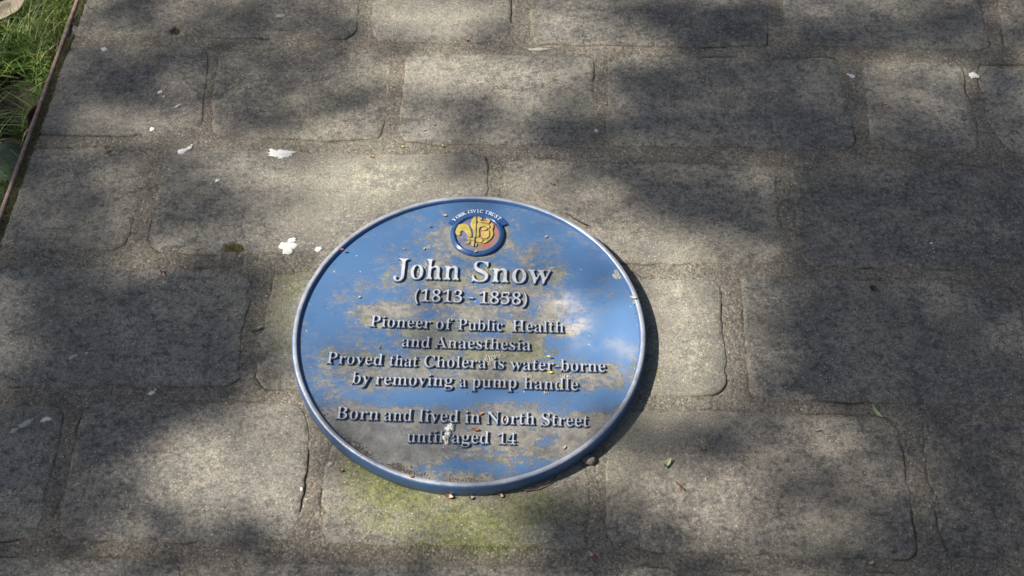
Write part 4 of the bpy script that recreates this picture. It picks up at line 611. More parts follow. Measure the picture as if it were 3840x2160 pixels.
# raised lettering --------------------------------------------------
def area2(p): return (p[:, 0]*np.roll(p[:, 1], -1)-np.roll(p[:, 0], -1)*p[:, 1]).sum()
_cache = {}
def glyph_mesh(ch, sx, sy, z0, z1, mat, bev, shear=0.0):
    """extruded glyph, upper edge chamfered"""
    key = (ch, round(sx, 5), round(sy, 5), mat.name)
    if key in _cache: return _cache[key]
    V = []; quadsF = []; loops = []; edges = []; inner = []
    for l in GLYPHS[ch][1]:
        p = np.array(l, float).reshape(-1, 2)/1000*np.array([sx, sy])
        n = np.roll(p, -1, 0)-np.roll(p, 1, 0); n = np.stack([-n[:, 1], n[:, 0]], 1); n /= np.hypot(n[:, 0], n[:, 1])[:, None]+1e-12
        loops.append((p, p+n*bev))
    # orientation from marching squares: outlines have the solid on one side consistently
    p0 = max(loops, key=lambda q: abs(area2(q[0])))[0]
    if area2(p0) < 0:
        loops = [(a, 2*a-b) for a, b in loops]
    b = 0; capv = []; cape = []; k0 = 0
    for (p, q) in loops:
        N = len(p)
        out = p-(q-p)*.9                                             # drafted foot, a little wider
        V += [(x, y, z0) for x, y in out]+[(x, y, z1-bev*.9) for x, y in p]+[(x, y, z1) for x, y in q]
        for k in range(N):
            k2 = (k+1) % N; quadsF += [(b+k, b+k2, b+N+k2, b+N+k), (b+N+k, b+N+k2, b+2*N+k2, b+2*N+k)]
        capv += [Vector(v) for v in q]; cape += [(k0+k, k0+(k+1) % N) for k in range(N)]
        inner += [b+2*N+k for k in range(N)]; k0 += N; b += 3*N
    res = delaunay_2d_cdt(capv, cape, [], 0, 1e-9)
    rv = np.array([v[:] for v in res[0]]); tris = []
    base = len(V); V += [(x, y, z1) for x, y in rv]
    def inside(c):
        s = 0
        for (p, q) in loops:
            A = q; B = np.roll(q, -1, 0)
            s += int((((A[:, 1] > c[1]) != (B[:, 1] > c[1])) & (c[0] < (B[:, 0]-A[:, 0])*(c[1]-A[:, 1])/np.where(A[:, 1] == B[:, 1], 1e-12, B[:, 1]-A[:, 1])+A[:, 0])).sum())
        return s % 2 == 1
    for f in res[2]:
        if len(f) == 3 and inside(rv[list(f)].mean(0)): tris.append([base+k for k in f])
    o = mesh_np('letter', V, [np.array(quadsF), np.array(tris)], mat, smooth=False)
    me = o.data; bpy.data.objects.remove(o); _cache[key] = me
    bm_ = bmesh.new(); bm_.from_mesh(me); bmesh.ops.remove_doubles(bm_, verts=bm_.verts, dist=1e-7); bmesh.ops.recalc_face_normals(bm_, faces=bm_.faces); bm_.to_mesh(me); bm_.free()
    return me
def gw(s): return sum(GLYPHS[c][0] for c in s)/1000
def word(txt, x0, y0, x1, y1, cap, bev=.0007):
    """letters spread between two surveyed ends of the baseline; cap is the capital height in pixels"""
    a = at(x0, y0, ZL)[:2]; b = at(x1, y1, ZL)[:2]; d = b-a; Ld = np.hypot(*d); ang = math.atan2(d[1], d[0])
    ca = at((x0+x1)/2, (y0+y1)/2-cap, ZL)[:2]; cb = at((x0+x1)/2, (y0+y1)/2, ZL)[:2]; hgt = np.hypot(*(ca-cb))
    sy = hgt/.460
    g0 = GLYPHS[txt[0]][1]; lo = min(min(l[0::2]) for l in g0)/1000; gl = GLYPHS[txt[-1]]; hi = max(max(l[0::2]) for l in gl[1])/1000
    tot = gw(txt[:-1])+hi-lo; sx = Ld/tot; sg = min(sx, sy*1.06) if len(txt) > 1 else min(sx, sy*1.1)
    extra = (Ld-tot*sg)/max(1, len(txt)-1)
    x = -lo*sg
    for c in txt:
        me = glyph_mesh(c, sg*1.0, sy*(1.0 if c not in '1358(4)' else .93), ZF-.0003, ZL, LETTER, bev)
        o = bpy.data.objects.new('letter', me); C.objects.link(o); o.parent = plaque
        o.location = (a[0]+math.cos(ang)*x, a[1]+math.sin(ang)*x, 0); o.rotation_euler = (0, 0, ang)
        x += GLYPHS[c][0]/1000*sg+extra
WORDS = [('John', 1469, 1042, 1722, 1049, 76), ('Snow', 1764, 1053, 2067, 1064, 76),
 ('(1813', 1549, 1128, 1733, 1133, 48), ('-', 1752, 1134, 1775, 1135, 48), ('1858)', 1790, 1136, 1977, 1142, 48),
 ('Pioneer', 1381, 1223, 1616, 1231, 42), ('of', 1628, 1233, 1696, 1235, 42), ('Public', 1711, 1236, 1887, 1240, 42), ('Health', 1914, 1242, 2115, 1246, 43),
 ('and', 1501, 1298, 1612, 1303, 42), ('Anaesthesia', 1626, 1303, 1991, 1313, 43),
 ('Proved', 1218, 1361, 1434, 1369, 43), ('that', 1453, 1370, 1566, 1374, 43), ('Cholera', 1584, 1375, 1824, 1380, 44), ('is', 1843, 1381, 1891, 1382, 44), ('water-borne', 1907, 1385, 2272, 1394, 44),
 ('by', 1312, 1436, 1387, 1439, 45), ('removing', 1402, 1441, 1699, 1448, 45), ('a', 1719, 1450, 1749, 1450, 45), ('pump', 1764, 1451, 1938, 1454, 45), ('handle', 1959, 1457, 2169, 1463, 45),
 ('Born', 1252, 1569, 1419, 1574, 46), ('and', 1434, 1576, 1545, 1578, 46), ('lived', 1565, 1580, 1720, 1583, 47), ('in', 1738, 1585, 1800, 1586, 47), ('North', 1819, 1588, 2006, 1592, 47), ('Street', 2025, 1594, 2207, 1600, 47),
 ('until', 1519, 1657, 1661, 1659, 46), ('aged', 1689, 1660, 1834, 1663, 47), ('14', 1862, 1664, 1936, 1666, 45)]
for (tx_, wx0, wy0, wx1, wy1, cp_) in WORDS: word(tx_, wx0+2, wy0, wx1-3, wy1, cp_)

# the crest ---------------------------------------------------------
crest = empty('crest', (CX, CY, 0)); crest.parent = plaque
def rel(x, y, z):   # crest sketch coordinates -> metres, relative to the crest centre
    a = at(1600+x/5.3667, 720+y/5.3667, z); return (a[0]-CX, a[1]-CY)
ringp = [(.0395, ZF-.0005), (.0402, ZF+.0012), (.0400, ZF+.0045), (.0388, ZF+.0058), (.0375, ZF+.0056), (.0370, ZF+.0064), (.0352, ZF+.0070), (.0338, ZF+.0064), (.0330, ZF+.0048), (.0324, ZF+.0030)]
lathe('crest_ring', ringp, 96, RING, crest)
def shield_mat(name, c1, c2):
    m = M(name); col = m.mix(m.mr(m.noise(70, 8, .75), .42, .60), c1, c2); col = m.mix(m.mr(m.noise(160, 6, .75), .5, .64), col, (.17, .155, .13))
    return m.out(col, .8, m.bump(m.noise(300, 4), .5, .001))
SH_B = shield_mat('worn_purple_blue_field', (.055, .075, .24), (.20, .19, .21)); SH_R = shield_mat('worn_red_field', (.30, .09, .07), (.22, .15, .125))
zt_ = ZF+.0030
for side, mt in ((1, SH_B), (-1, SH_R)):
    V = [(0, .0326*1, zt_), (0, -.0326, zt_)]; s0, s1 = rel(990, 440, zt_), rel(950, 1105, zt_); an = math.atan2(s0[1]-s1[1], s0[0]-s1[0])
    V = [(0, 0, zt_)]+[(.0326*math.cos(an+side*t), .0326*math.sin(an+side*t), zt_) for t in np.linspace(0, math.pi, 33)]
    F = [(0, 1+k, 2+k) if side > 0 else (0, 2+k, 1+k) for k in range(32)]; mesh_np('crest_field', V, [F], mt, crest)
def catmull(p, n=5):
    p = np.array(p, float); out = []
    for i in range(len(p)):
        a, b, c, d = p[i-1], p[i], p[(i+1) % len(p)], p[(i+2) % len(p)]
        for k in range(n):
            t = k/n; out.append(.5*((2*b)+(-a+c)*t+(2*a-5*b+4*c-d)*t*t+(-a+3*b-3*c+d)*t**3))
    return np.array(out)
def slab(name, p, z0, z1, mat, parent, bev=.0005):
    if area2(p) < 0: p = p[::-1]
    n = np.roll(p, -1, 0)-np.roll(p, 1, 0); n = np.stack([-n[:, 1], n[:, 0]], 1); n /= np.hypot(n[:, 0], n[:, 1])[:, None]+1e-12
    q = p+n*bev; N = len(p)
    V = [(x, y, z0) for x, y in p]+[(x, y, z1-bev) for x, y in p]+[(x, y, z1) for x, y in q]
    F = []
    for k in range(N):
        k2 = (k+1) % N; F += [(k, k2, N+k2, N+k), (N+k, N+k2, 2*N+k2, 2*N+k)]
    res = delaunay_2d_cdt([Vector(v) for v in q], [(k, (k+1) % N) for k in range(N)], [], 1, 1e-9)
    b = len(V); V += [(v.x, v.y, z1) for v in res[0]]; T3 = [[b+k for k in f] for f in res[2] if len(f) == 3]
    o = mesh_np(name, V, [F, T3], mat, parent, smooth=False)
    bm_ = bmesh.new(); bm_.from_mesh(o.data); bmesh.ops.remove_doubles(bm_, verts=bm_.verts, dist=1e-7); bmesh.ops.recalc_face_normals(bm_, faces=bm_.faces); bm_.to_mesh(o.data); bm_.free()
    return o
EMB = [
 ('fleur_petal', [(985,450),(940,490),(898,550),(876,625),(888,690),(922,745),(935,800),(928,860),(945,895),(972,895),(985,700)]),
 ('fleur_curl', [(740,632),(650,645),(585,690),(556,755),(570,820),(610,858),(655,866),(674,840),(668,802),(702,774),(750,782),(798,830),(845,895),(890,893),(895,850),(880,765),(838,685),(795,645)]),
 ('fleur_band', [(812,918),(880,922),(950,930),(950,962),(880,955),(806,945)]),
 ('fleur_leaf', [(828,968),(878,978),(842,1024),(800,1034),(760,1030),(758,1014),(800,1000)]),
 ('fleur_foot', [(890,985),(948,978),(936,1080),(915,1070),(878,1032)]),
 ('king_beard_point', [(975,1022),(1003,1042),(998,1076),(970,1084)]),
 ('king_crown', [(1018,450),(1042,465),(1060,498),(1098,512),(1108,545),(1068,568),(1110,580),(1180,588),(1215,562),(1180,532),(1198,517),(1240,540),(1280,542),(1262,590),(1238,628),(1150,608),(1020,596)]),
 ('king_face', [(1015,618),(1120,622),(1205,640),(1255,668),(1258,705),(1235,718),(1175,690),(1100,692),(1060,712),(1044,765),(1050,840),(1042,888),(995,888),(1000,750)]),
 ('king_eye', [(1092,735),(1115,712),(1150,706),(1188,716),(1206,736),(1185,756),(1145,766),(1110,756)]),
 ('king_cheek', [(1088,792),(1130,786),(1190,780),(1238,762),(1254,830),(1240,895),(1190,926),(1140,920),(1100,890),(1085,840)]),
 ('king_jaw', [(988,925),(1040,906),(1085,918),(1118,955),(1112,990),(1075,1010),(1030,1002),(986,995)]),
 ('king_hair', [(1272,650),(1300,622),(1338,650),(1336,712),(1318,762),(1330,840),(1302,915),(1240,975),(1170,1020),(1112,1026),(1145,975),(1222,942),(1266,885),(1276,805),(1262,752),(1282,700)]),
]
for nm, pts_ in EMB:
    c_ = catmull(pts_, 4); q_ = np.array([rel(x, y, ZF+.0052) for x, y in c_]); slab(nm, q_, zt_-.0002, ZF+.0052, YELLOW, crest)
# dark split down the middle of the crest
s0 = rel(1000, 452, ZF+.0046); s1 = rel(950, 1100, ZF+.0046); dv = np.array(s1)-np.array(s0); nv = np.array([-dv[1], dv[0]])/np.hypot(*dv)*.0008
slab('crest_divider', np.array([np.array(s0)+nv, np.array(s1)+nv, np.array(s1)-nv, np.array(s0)-nv]), zt_-.0002, ZF+.0046, plain('black_line_paint', (.02, .02, .022)), crest, .0001)
# ribbon over the crest and its tiny lettering
def polar_arc(r0, r1, a0, a1, n=30):
    t = np.linspace(a0, a1, n); o_ = np.stack([r1*np.cos(t), r1*np.sin(t)], 1); i_ = np.stack([r0*np.cos(t[::-1]), r0*np.sin(t[::-1])], 1); return np.concatenate([o_, i_])
slab('ribbon', polar_arc(.0405, .0492, math.radians(24), math.radians(152)), ZF-.0002, ZF+.0038, RING, crest)
for ch, x, y in [('Y',482,505),('O',560,442),('R',628,398),('K',700,368),('C',830,335),('I',888,325),('V',948,322),('I',1022,324),('C',1098,335),('T',1212,358),('R',1288,388),('U',1345,425),('S',1402,470),('T',1462,512)]:
    q_ = rel(x, y+8, ZF+.0044); an = math.atan2(q_[1], q_[0]); r_ = .0449
    sc_ = .0125; g = GLYPHS[ch]; me = glyph_mesh(ch, sc_, sc_, ZF+.003, ZF+.0044, SMALL, .00012)
    o = bpy.data.objects.new('small_letter', me); C.objects.link(o); o.parent = crest
    rt = an-math.pi/2; hw = g[0]/2000*sc_; hh = .23*sc_
    o.location = (r_*math.cos(an)-hw*math.cos(rt)+hh*math.sin(rt), r_*math.sin(an)-hw*math.sin(rt)-hh*math.cos(rt), 0); o.rotation_euler = (0, 0, rt)

# ------------------------------------------------------------------ small things lying about
def blob(name, px, py, rx, ry, rot, mat, label, cat, z=0.0, h=.0012, rough=.35, seed=1, group=None, n=40, zw=None, px_z=None):
    """irregular low crust"""
    a = np.linspace(0, 2*np.pi, n, endpoint=False)
    rad = 1+rough*fbm(np.cos(a)*1.5, np.sin(a)*1.5, 2.2, seed, 3)*1.6
    V = [(0, 0, h)]; F = []
    for k, s_ in enumerate((.35, .7, .92, 1.0)):
        zz = h*(1-s_**3)+(0 if s_ < 1 else -.0012)
        for t, r_ in zip(a, rad):
            x = rx*r_*s_*math.cos(t); y = ry*r_*s_*math.sin(t)
            V.append((x, y, zz+(fbm(np.array([x]), np.array([y]), 500, seed, 2)[0]*h*.5 if s_ < .95 else 0)))
    F3 = [(0, 1+k, 1+(k+1) % n) for k in range(n)]; F4 = []
    for r_ in range(3):
        for k in range(n):
            a_ = 1+r_*n+k; b_ = 1+r_*n+(k+1) % n; F4.append((a_, a_+n, b_+n, b_))
    o = mesh_np(name, V, [F3, F4], mat); p_ = P(px, py, z); o.location = (p_.x, p_.y, z+.0004); o.rotation_euler = (0, 0, rot)
    if label: tag(o, label, cat, group)
    return o
GD = 'bird droppings on the paving'
def dropping(px, py, rx, ry, rot, label, seed, mat=None, h=.0008, parts=()):
    o = blob('bird_dropping', px, py, rx, ry, rot, mat or WHITE, label, 'bird dropping', seed=seed, h=h*.7, group=GD, rough=.38)
    for i, (dx, dy, r_) in enumerate(parts):
        b = blob('splash', px+dx, py+dy, r_, r_*.75, 0, mat or WHITE, None, None, seed=seed+i+3, h=h*.8, rough=.5)
        b.location = b.location-o.location; b.location.z = 0; b.location = Matrix.Rotation(-rot, 3, 'Z') @ b.location; b.parent = o
    return o
dropping(389, 184, .0052, .0045, .3, 'round white dropping on the dark stone near the top of the edging', 2)
dropping(598, 345, .0050, .0034, .7, 'small grey-white dropping above the slanting white streak', 3, parts=[(14, 16, .0022)])
dropping(664, 396, .0085, .0018, .72, 'thin slanting white streak on the second course stone', 4)
dropping(567, 484, .0040, .0036, .3, 'small pale spot just above the joint between second and third course', 5)
dropping(684, 566, .0080, .0052, .3, 'bright white ragged dropping with a tail on the joint at upper left', 6, h=.0014, parts=[(26, -12, .0040), (34, -22, .0026), (14, -4, .0024), (-10, 6, .003)])
dropping(1048, 574, .0215, .0088, -.08, 'large cream dropping on the joint above left of the plaque', 7, WHITE, .0010, parts=[(6, 14, .0052), (-18, 4, .0035)])
dropping(1080, 925, .0130, .0125, .5, 'large flat white patch on the stone just left of the plaque', 8, parts=[(14, -24, .0058)])
dropping(1193, 934, .0052, .0044, .2, 'small white patch between the large white patch and the plaque rim', 9)
dropping(813, 676, .0040, .0028, .2, 'tiny white spot above the mossy hollow', 10)
dropping(3192, 285, .0055, .0035, -.6, 'white dropping at the upper right corner of the big dark stone', 11, parts=[(-14, -6, .0024)])
dropping(3651, 283, .0080, .0068, 0, 'white mottled dropping on the joint near the right margin', 12)
dropping(95, 1588, .0110, .0042, .55, 'bluish-white smear near the lower left edge', 13, GREYWHITE, .0005, parts=[(-45, 25, .005)])
dropping(172, 1572, .0070, .0036, .4, 'small white smear right of the bluish-white smear at lower left', 14, parts=[(-18, 6, .0022)])
dropping(270, 1338, .0080, .0032, .5, 'faint white smear on the shaded stone at left', 15, GREYWHITE, .0004, parts=[(52, -14, .003)])
dropping(1050, 58, .0080, .0040, .1, 'faint bluish-white dropping in the top course', 16, GREYWHITE, .0004)
dropping(566, 1474, .0050, .0026, .4, 'small white flecks on the joint below the shaded stone', 17, parts=[(14, -12, .002)])
dropping(3490, 912, .0018, .0016, 0, 'tiny white dot in the darkest stone at right', 18, parts=[(8, 20, .0009), (11, 34, .0008)])
dropping(2234, 490, .0032, .0036, .4, 'white chip at the dark corner gap of the second course', 19)
dropping(3074, 1410, .0022, .0014, .4, 'tiny white fleck on the large stone right of the plaque', 20)
dropping(1235, 1740, .0042, .0035, .9, 'pale fleck on the joint below left of the plaque', 21, GREYWHITE)
dropping(2020, 184, .0200, .0030, 0, 'pale gritty patch along the joint under the bright top stones', 22, GREYWHITE, .0005)
dropping(1128, 1834, .0022, .0026, .2, 'small white dot at the edge of the stone below left of the plaque', 23)

def on_plaque(nm, px, py, rx, ry, rot, mat, label, cat, seed, h=.0012, z=ZF): 
    return blob(nm, px, py, rx, ry, rot, mat, label, cat, z=z, seed=seed, h=h, rough=.6, n=30)
dp_ = on_plaque('bird_dropping', 1672, 1640, .0052, .0125, -.15, GREYWHITE, 'crusty white dropping on the plaque between the words until and aged', 'bird dropping', 31, .0030)
for i, (dx, dy, r_) in enumerate([(10, -32, .0062), (20, -40, .0042), (2, 22, .0040), (-10, 4, .0045), (6, -10, .004)]):
    b = blob('crust', 1672+dx, 1640+dy, r_, r_*.9, 0, WHITE, None, None, z=ZF, seed=40+i, h=.0040, rough=.6, n=24); b.location -= dp_.location; b.location.z = .0002; b.location = Matrix.Rotation(.15, 3, 'Z') @ b.location; b.rotation_euler.z = .15; b.parent = dp_
def lichen(px, py, rx, ry, label, n, seed, size=.0016):
    random.seed(seed); root = empty('lichen', P(px, py, ZF)); tag(root, label, 'lichen')
    pts_ = []
    for _ in range(n):
        a = random.uniform(0, 6.28); r_ = random.random()**.5; pts_.append((rx*r_*math.cos(a), ry*r_*math.sin(a), random.uniform(0, .001)))
    o = tuft_mesh('lichen_lobes', pts_, size, GREYWHITE, .9); o['kind'] = 'stuff'; o.parent = root
lichen(2316, 1030, .0075, .0085, 'round pale grey lichen rosette on the plaque inside the rim at upper right', 90, 1)
lichen(1838, 1350, .009, .0085, 'grey lichen crumbs between the words Cholera and is', 110, 2, .0013)
lichen(1860, 1336, .013, .0025, 'row of grey lichen crumbs along the top of the word is', 60, 3, .0011)
lichen(2122, 1412, .0090, .0026, 'lichen crumbs over the letters dl in the word handle', 40, 4, .0012)
lichen(1978, 1412, .0060, .005, 'lichen crumbs behind the letter h of the word handle', 40, 5, .0011)
lichen(1505, 985, .0030, .008, 'lichen crumbs left of the capital J', 34, 6, .0010)
lichen(1593, 995, .0026, .009, 'lichen crumbs left of the letter h in John', 34, 7, .0010)
lichen(1832, 1010, .0052, .005, 'lichen crumbs between the capital S and the letter n', 40, 8, .0011)
lichen(1868, 1316, .0050, .0035, 'lichen crumbs under the word Anaesthesia', 30, 9, .0010)
lichen(2044, 1472, .0042, .0030, 'lichen crumbs under the word handle', 22, 10, .0009)
lichen(2065, 1006, .0050, .0025, 'pale crumbs on the tip of the letter w', 24, 11, .0009)
lichen(1720, 1225, .0060, .003, 'lichen crumbs in the foot of the capital P of Public', 26, 12, .0009)
lichen(2060, 1210, .0065, .0060, 'tan crumbs between the letters l, t and h of Health', 40, 13, .0010)
# mud crumbs piled against the lower rim
random.seed(3); mp = []
for _ in range(420):
    a = math.radians(random.gauss(247, 14)); r_ = .2385-abs(random.gauss(0, .0035)); 
    if math.sin(a*19)+random.random() > .2: mp.append((r_*math.cos(a), r_*math.sin(a), ZF+.0003))
MUD = plain('dried_mud', (.20, .145, .105), (.13, .10, .075), 200, .95, .8)
mc = tuft_mesh('dried_mud', mp, .0014, MUD, .7); tag(mc, 'brown dried mud crumbs gathered inside the lower left rim of the plaque', 'mud', kind='stuff')

def husk(px, py, ln, wd_, rot, m1, m2, label, z=0.001, name='bud_scale', cat='bud scale', split=.5, curl=.2, fold=.5, group='bud scales and petals scattered about', tip=1.0, thick=.0005, lift=0.0):
    ln *= .86; wd_ *= .86
    o = leaf(name, P(px, py, z), ln, wd_, rot, m1, curl=curl, fold=fold, n=8, m_=4, mat2=m2, split=split, tip=tip, thick=thick); o.location.z = z+thick+lift
    tag(o, label, cat, group); return o
husk(395, 564, .0155, .0075, .75, CREAM, REDSCALE, 'fat cream and red bud scale on the third course stone near the edging', curl=.15, lift=.001)
husk(608, 1027, .0165, .0048, -1.0, REDSCALE, CREAM, 'slim bud scale with reddish stem and cream tip on the fourth course stone')
husk(1745, 151, .0065, .0060, 1.2, REDSCALE, ORANGE, 'red bud scale on the edge of the bright top stone')
husk(1394, 590, .0060, .0040, .4, REDSCALE, ORANGE, 'red bud scale on the stone above the plaque')
husk(1588, 488, .0055, .0030, .1, ORANGE, CREAM, 'tiny orange fleck on the bright stone of the second course')
husk(1508, 551, .0060, .0030, -.2, YELLOWGREEN, CREAM, 'tiny yellow fleck on the joint above the plaque')
husk(1656, 547, .0055, .0045, .6, DULLGREEN, YELLOWGREEN, 'green moss flake on the joint above the plaque')
husk(2069, 690, .0050, .0045, .8, REDSCALE, ORANGE, 'small red bud scale above right of the plaque')
husk(3312, 391, .0085, .0040, -.2, REDSCALE, ORANGE, 'orange-red bud scale on the pale stone at upper right')
husk(3548, 14, .0075, .0050, .2, REDSCALE, ORANGE, 'brown bud scale in the top course at right')
husk(556, 557, .0050, .0032, .2, REDSCALE, REDSCALE, 'small dark red husk at the joint end in the third course')
husk(335, 30, .0080, .0026, .1, DEADBROWN, ORANGE, 'narrow brown husk at the top left beside the edging')
husk(2633, 1685, .0078, .0062, .9, REDSCALE, ORANGE, 'glossy red-brown bud scale right of the plaque bottom')
husk(3260, 2114, .0085, .0050, .1, ORANGE, CREAM, 'orange bud scale on the lowest joint at right')
husk(2215, 2088, .0175, .0070, -.95, CREAM, REDSCALE, 'cream and red bud scale on the lowest joint below the plaque', lift=.001)
husk(1681, 1864, .0130, .0070, -.2, REDSCALE, CREAM, 'cream-tipped bud scale touching the bottom of the rim')
husk(1874, 1860, .0095, .0062, -.5, REDSCALE, CREAM, 'red bud scale touching the rim a little right of the bottom')
husk(1764, 1868, .0080, .0050, .2, DEADBROWN, TAN, 'crumpled brown husk below the bottom of the rim')
husk(3036, 937, .0060, .0034, .4, ORANGE, TAN, 'tan fleck at the left end of the darkest stone')
husk(3524, 1103, .0055, .0050, .8, ORANGE, TAN, 'orange fleck right of the dark husk on the large right stone')
husk(3563, 1079, .0050, .0040, .3, REDSCALE, REDSCALE, 'red fleck near the upper joint of the large right stone')
husk(3242, 1048, .0055, .0035, .3, ORANGE, TAN, 'ochre fleck on the joint above the large right stone')
husk(3810, 935, .0070, .0040, 1.1, ORANGE, REDSCALE, 'orange fleck at the right margin in the darkest stone')
husk(3238, 1177, .0060, .0028, -.5, ORANGE, TAN, 'curved ochre fleck in the middle of the large right stone')
husk(1590+1900, 1440+0, .0050, .0020, .3, TAN, TAN, 'short pale straw on the large stone at right')
husk(3060, 1615, .0120, .0030, .25, TAN, TAN, 'pale tan seed husk on the lower stone right of the plaque', name='seed_husk')
husk(1277, 1764, .0060, .0050, .2, REDSCALE, ORANGE, 'small red-orange fleck below left of the plaque')
husk(1540, 1788, .0060, .0040, .2, ORANGE, REDSCALE, 'orange fleck on the lower rim of the plaque', z=.0255)
husk(3790, 527, .0055, .0045, .2, REDSCALE, DEADBROWN, 'dark red husk at the right margin of the second course')
husk(190, 910, .0050, .0040, .2, REDSCALE, ORANGE, 'small red fleck at the foot of the third course by the left margin')
# leaves, seeds, twigs
o = husk(3285, 1548, .0270, .0060, -1.05, DULLGREEN, PALEGREEN, 'curved pale green leaf sliver on the joint at lower right', name='leaf_sliver', cat='leaf', split=.0, curl=.22, fold=.2, group='narrow leaves on the paving')
o = husk(2500, 1742, .0190, .0075, .95, DULLGREEN, PALEGREEN, 'small curved grey-green leaf lower right of the plaque', name='leaf_sliver', cat='leaf', split=.4, curl=.35, fold=.5, group='narrow leaves on the paving')
o = husk(955, 1234, .0260, .0075, .35, DULLGREEN, TAN, 'mossy green catkin on the joint left of the plaque', name='catkin', cat='catkin', split=.6, curl=.1, fold=-.6, group=None); o.location.z = .004
o = husk(3745, 1210, .0150, .0078, -.12, PEBBLE, PEBBLE, 'flat grey oval seed on the large right stone', name='flat_seed', cat='seed', curl=.02, fold=-.2, group=None)
o = husk(3270, 1088, .0150, .0100, -.6, DKBROWN, DEADBROWN, 'crumpled black husk on the large right stone', name='crumpled_husk', cat='husk', curl=.3, fold=.6, group=None)
for i, (px, py, ln, rot, mt, lb, z_) in enumerate([(1345, 1116, .006, .6, CREAM, 'white petal scrap on the left of the plaque face', ZF+.0006), (1588, 934, .0055, 1.2, CREAM, 'white petal scrap left below the crest', ZF+.0006),
        (2045, 889, .006, .5, CREAM, 'white petal scrap right of the crest', ZF+.0006), (2113, 1680, .0075, .9, CREAM, 'white petal scrap at the lower right of the plaque face', ZF+.0006),
        (2053, 1338, .0070, .2, YELLOWGREEN, 'yellow petal on the letters t and e of water', ZL+.0003), (2060, 1398, .0090, -.1, YELLOWGREEN, 'yellow petal under the word water', ZF+.0006), (2098, 1447, .0085, 1.2, YELLOWGREEN, 'yellow petal inside the letter d of handle', ZF+.0008),
        (1882, 1455, .0060, .9, REDSCALE, 'red husk inside the letter m of pump', ZF+.0008), (1866, 1440, .0050, .4, ORANGE, 'orange husk in the letter m of pump', ZF+.0008), (1800, 1553, .0085, .5, ORANGE, 'amber husk above the letter n of in', ZF+.0012), (1892, 1576, .0065, 1.3, ORANGE, 'orange husk inside the letter o of North', ZF+.0008),
        (1780, 1613, .0120, -.15, REDSCALE, 'red husk above the word aged', ZF+.0008), (1700, 1293, .0090, .8, ORANGE, 'amber husk inside the first n of Anaesthesia', ZF+.0008), (1422, 1304, .0090, 1.5, DEADBROWN, 'thin brown stalk left of the word and', ZF+.0006), (1780, 945, .0055, .3, CREAM, 'pink-white crumb on the lower crest ring', ZF+.0072), (1665, 809, .0085, -.1, TAN, 'pale tan crumb left of the crest ribbon', ZF+.0006),
        (1613, 852, .0050, .2, DKBROWN, 'dark crumb on the blue face left of the crest', ZF+.0006), (1512, 935, .0045, .2, ORANGE, 'tiny orange fleck high on the left of the plaque face', ZF+.0006), (1278, 937, .0080, -.05, REDSCALE, 'red husk resting on the left shoulder of the rim', .0256), (2371, 1118, .0110, -.3, CREAM, 'pale petal caught on the right rim', .0256), (2375, 1135, .0100, 1.4, PALEGREEN, 'pale green sliver hanging inside the right rim', ZF+.003)]):
    husk(px, py, ln, ln*(.45 if mt is not DEADBROWN else .12), rot, mt, mt, lb, z=z_, name='petal' if mt in (CREAM, YELLOWGREEN) else 'husk', cat='petal' if mt in (CREAM, YELLOWGREEN) else 'husk')
def twig(name, pts_, r0, r1, mat, label, cat='twig', group=None, parent=None, sides=6):
    pts_ = [Vector(p_) for p_ in pts_]; V = []; F = []
    for i, p_ in enumerate(pts_):
        t = (pts_[min(i+1, len(pts_)-1)]-pts_[max(i-1, 0)]).normalized(); u = t.cross(Vector((0, 0, 1)) if abs(t.z) < .9 else Vector((1, 0, 0))).normalized(); v_ = t.cross(u)
        r_ = r0+(r1-r0)*i/(len(pts_)-1)
        for k in range(sides):
            a = 2*math.pi*k/sides; q_ = p_+u*(r_*math.cos(a))+v_*(r_*math.sin(a)); V.append(tuple(q_))
        if i:
            b = (i-1)*sides
            F += [(b+k, b+(k+1) % sides, b+sides+(k+1) % sides, b+sides+k) for k in range(sides)]
    caps = [list(range(sides))[::-1], [len(V)-sides+k for k in range(sides)]]
    o = mesh_np(name, V, [F, caps], mat, parent)
    if label: tag(o, label, cat, group)
    return o
twig('twig', [P(2120, 798, .003), P(2150, 818, .006), P(2180, 835, .005), P(2205, 845, .003)], .0012, .0006, DKBROWN, 'dark twig lying behind the upper right rim of the plaque')
twig('pale_straw', [P(2002, 722, .0015), P(2018, 742, .002), P(2045, 764, .0015)], .0008, .0005, TAN, 'short pale straw just above the plaque', 'straw')
t_ = twig('twig', [P(2532, 1806, .002), P(2545, 1820, .004), P(2560, 1832, .003), P(2566, 1842, .002)], .0009, .0006, DKBROWN, 'small forked brown twig on the stone lower right of the plaque')
twig('fork', [P(2545, 1820, .004), P(2556, 1812, .005), P(2570, 1812, .003)], .0007, .0004, REDSCALE, None, parent=t_); twig('fork', [P(2552, 1826, .004), P(2540, 1836, .004)], .0007, .0004, REDSCALE, None, parent=t_)
twig('twig', [P(1965, 1840, .003), P(2010, 1832, .004), P(2050, 1812, .005), P(2085, 1785, .004)], .0011, .0006, DKBROWN, 'thin brown stalk lying along the foot of the lower right rim')
twig('twig', [P(2345, 1030, .004), P(2375, 1060, .005), P(2405, 1085, .003)], .0008, .0005, REDSCALE, 'reddish stalk in the shadow right of the upper rim')
twig('dry_stalk', [P(2352, 1005, .003), P(2380, 1025, .005), P(2395, 1035, .003)], .0010, .0006, DKBROWN, 'dark crumb of stalk on the joint beside the upper right rim', 'twig')
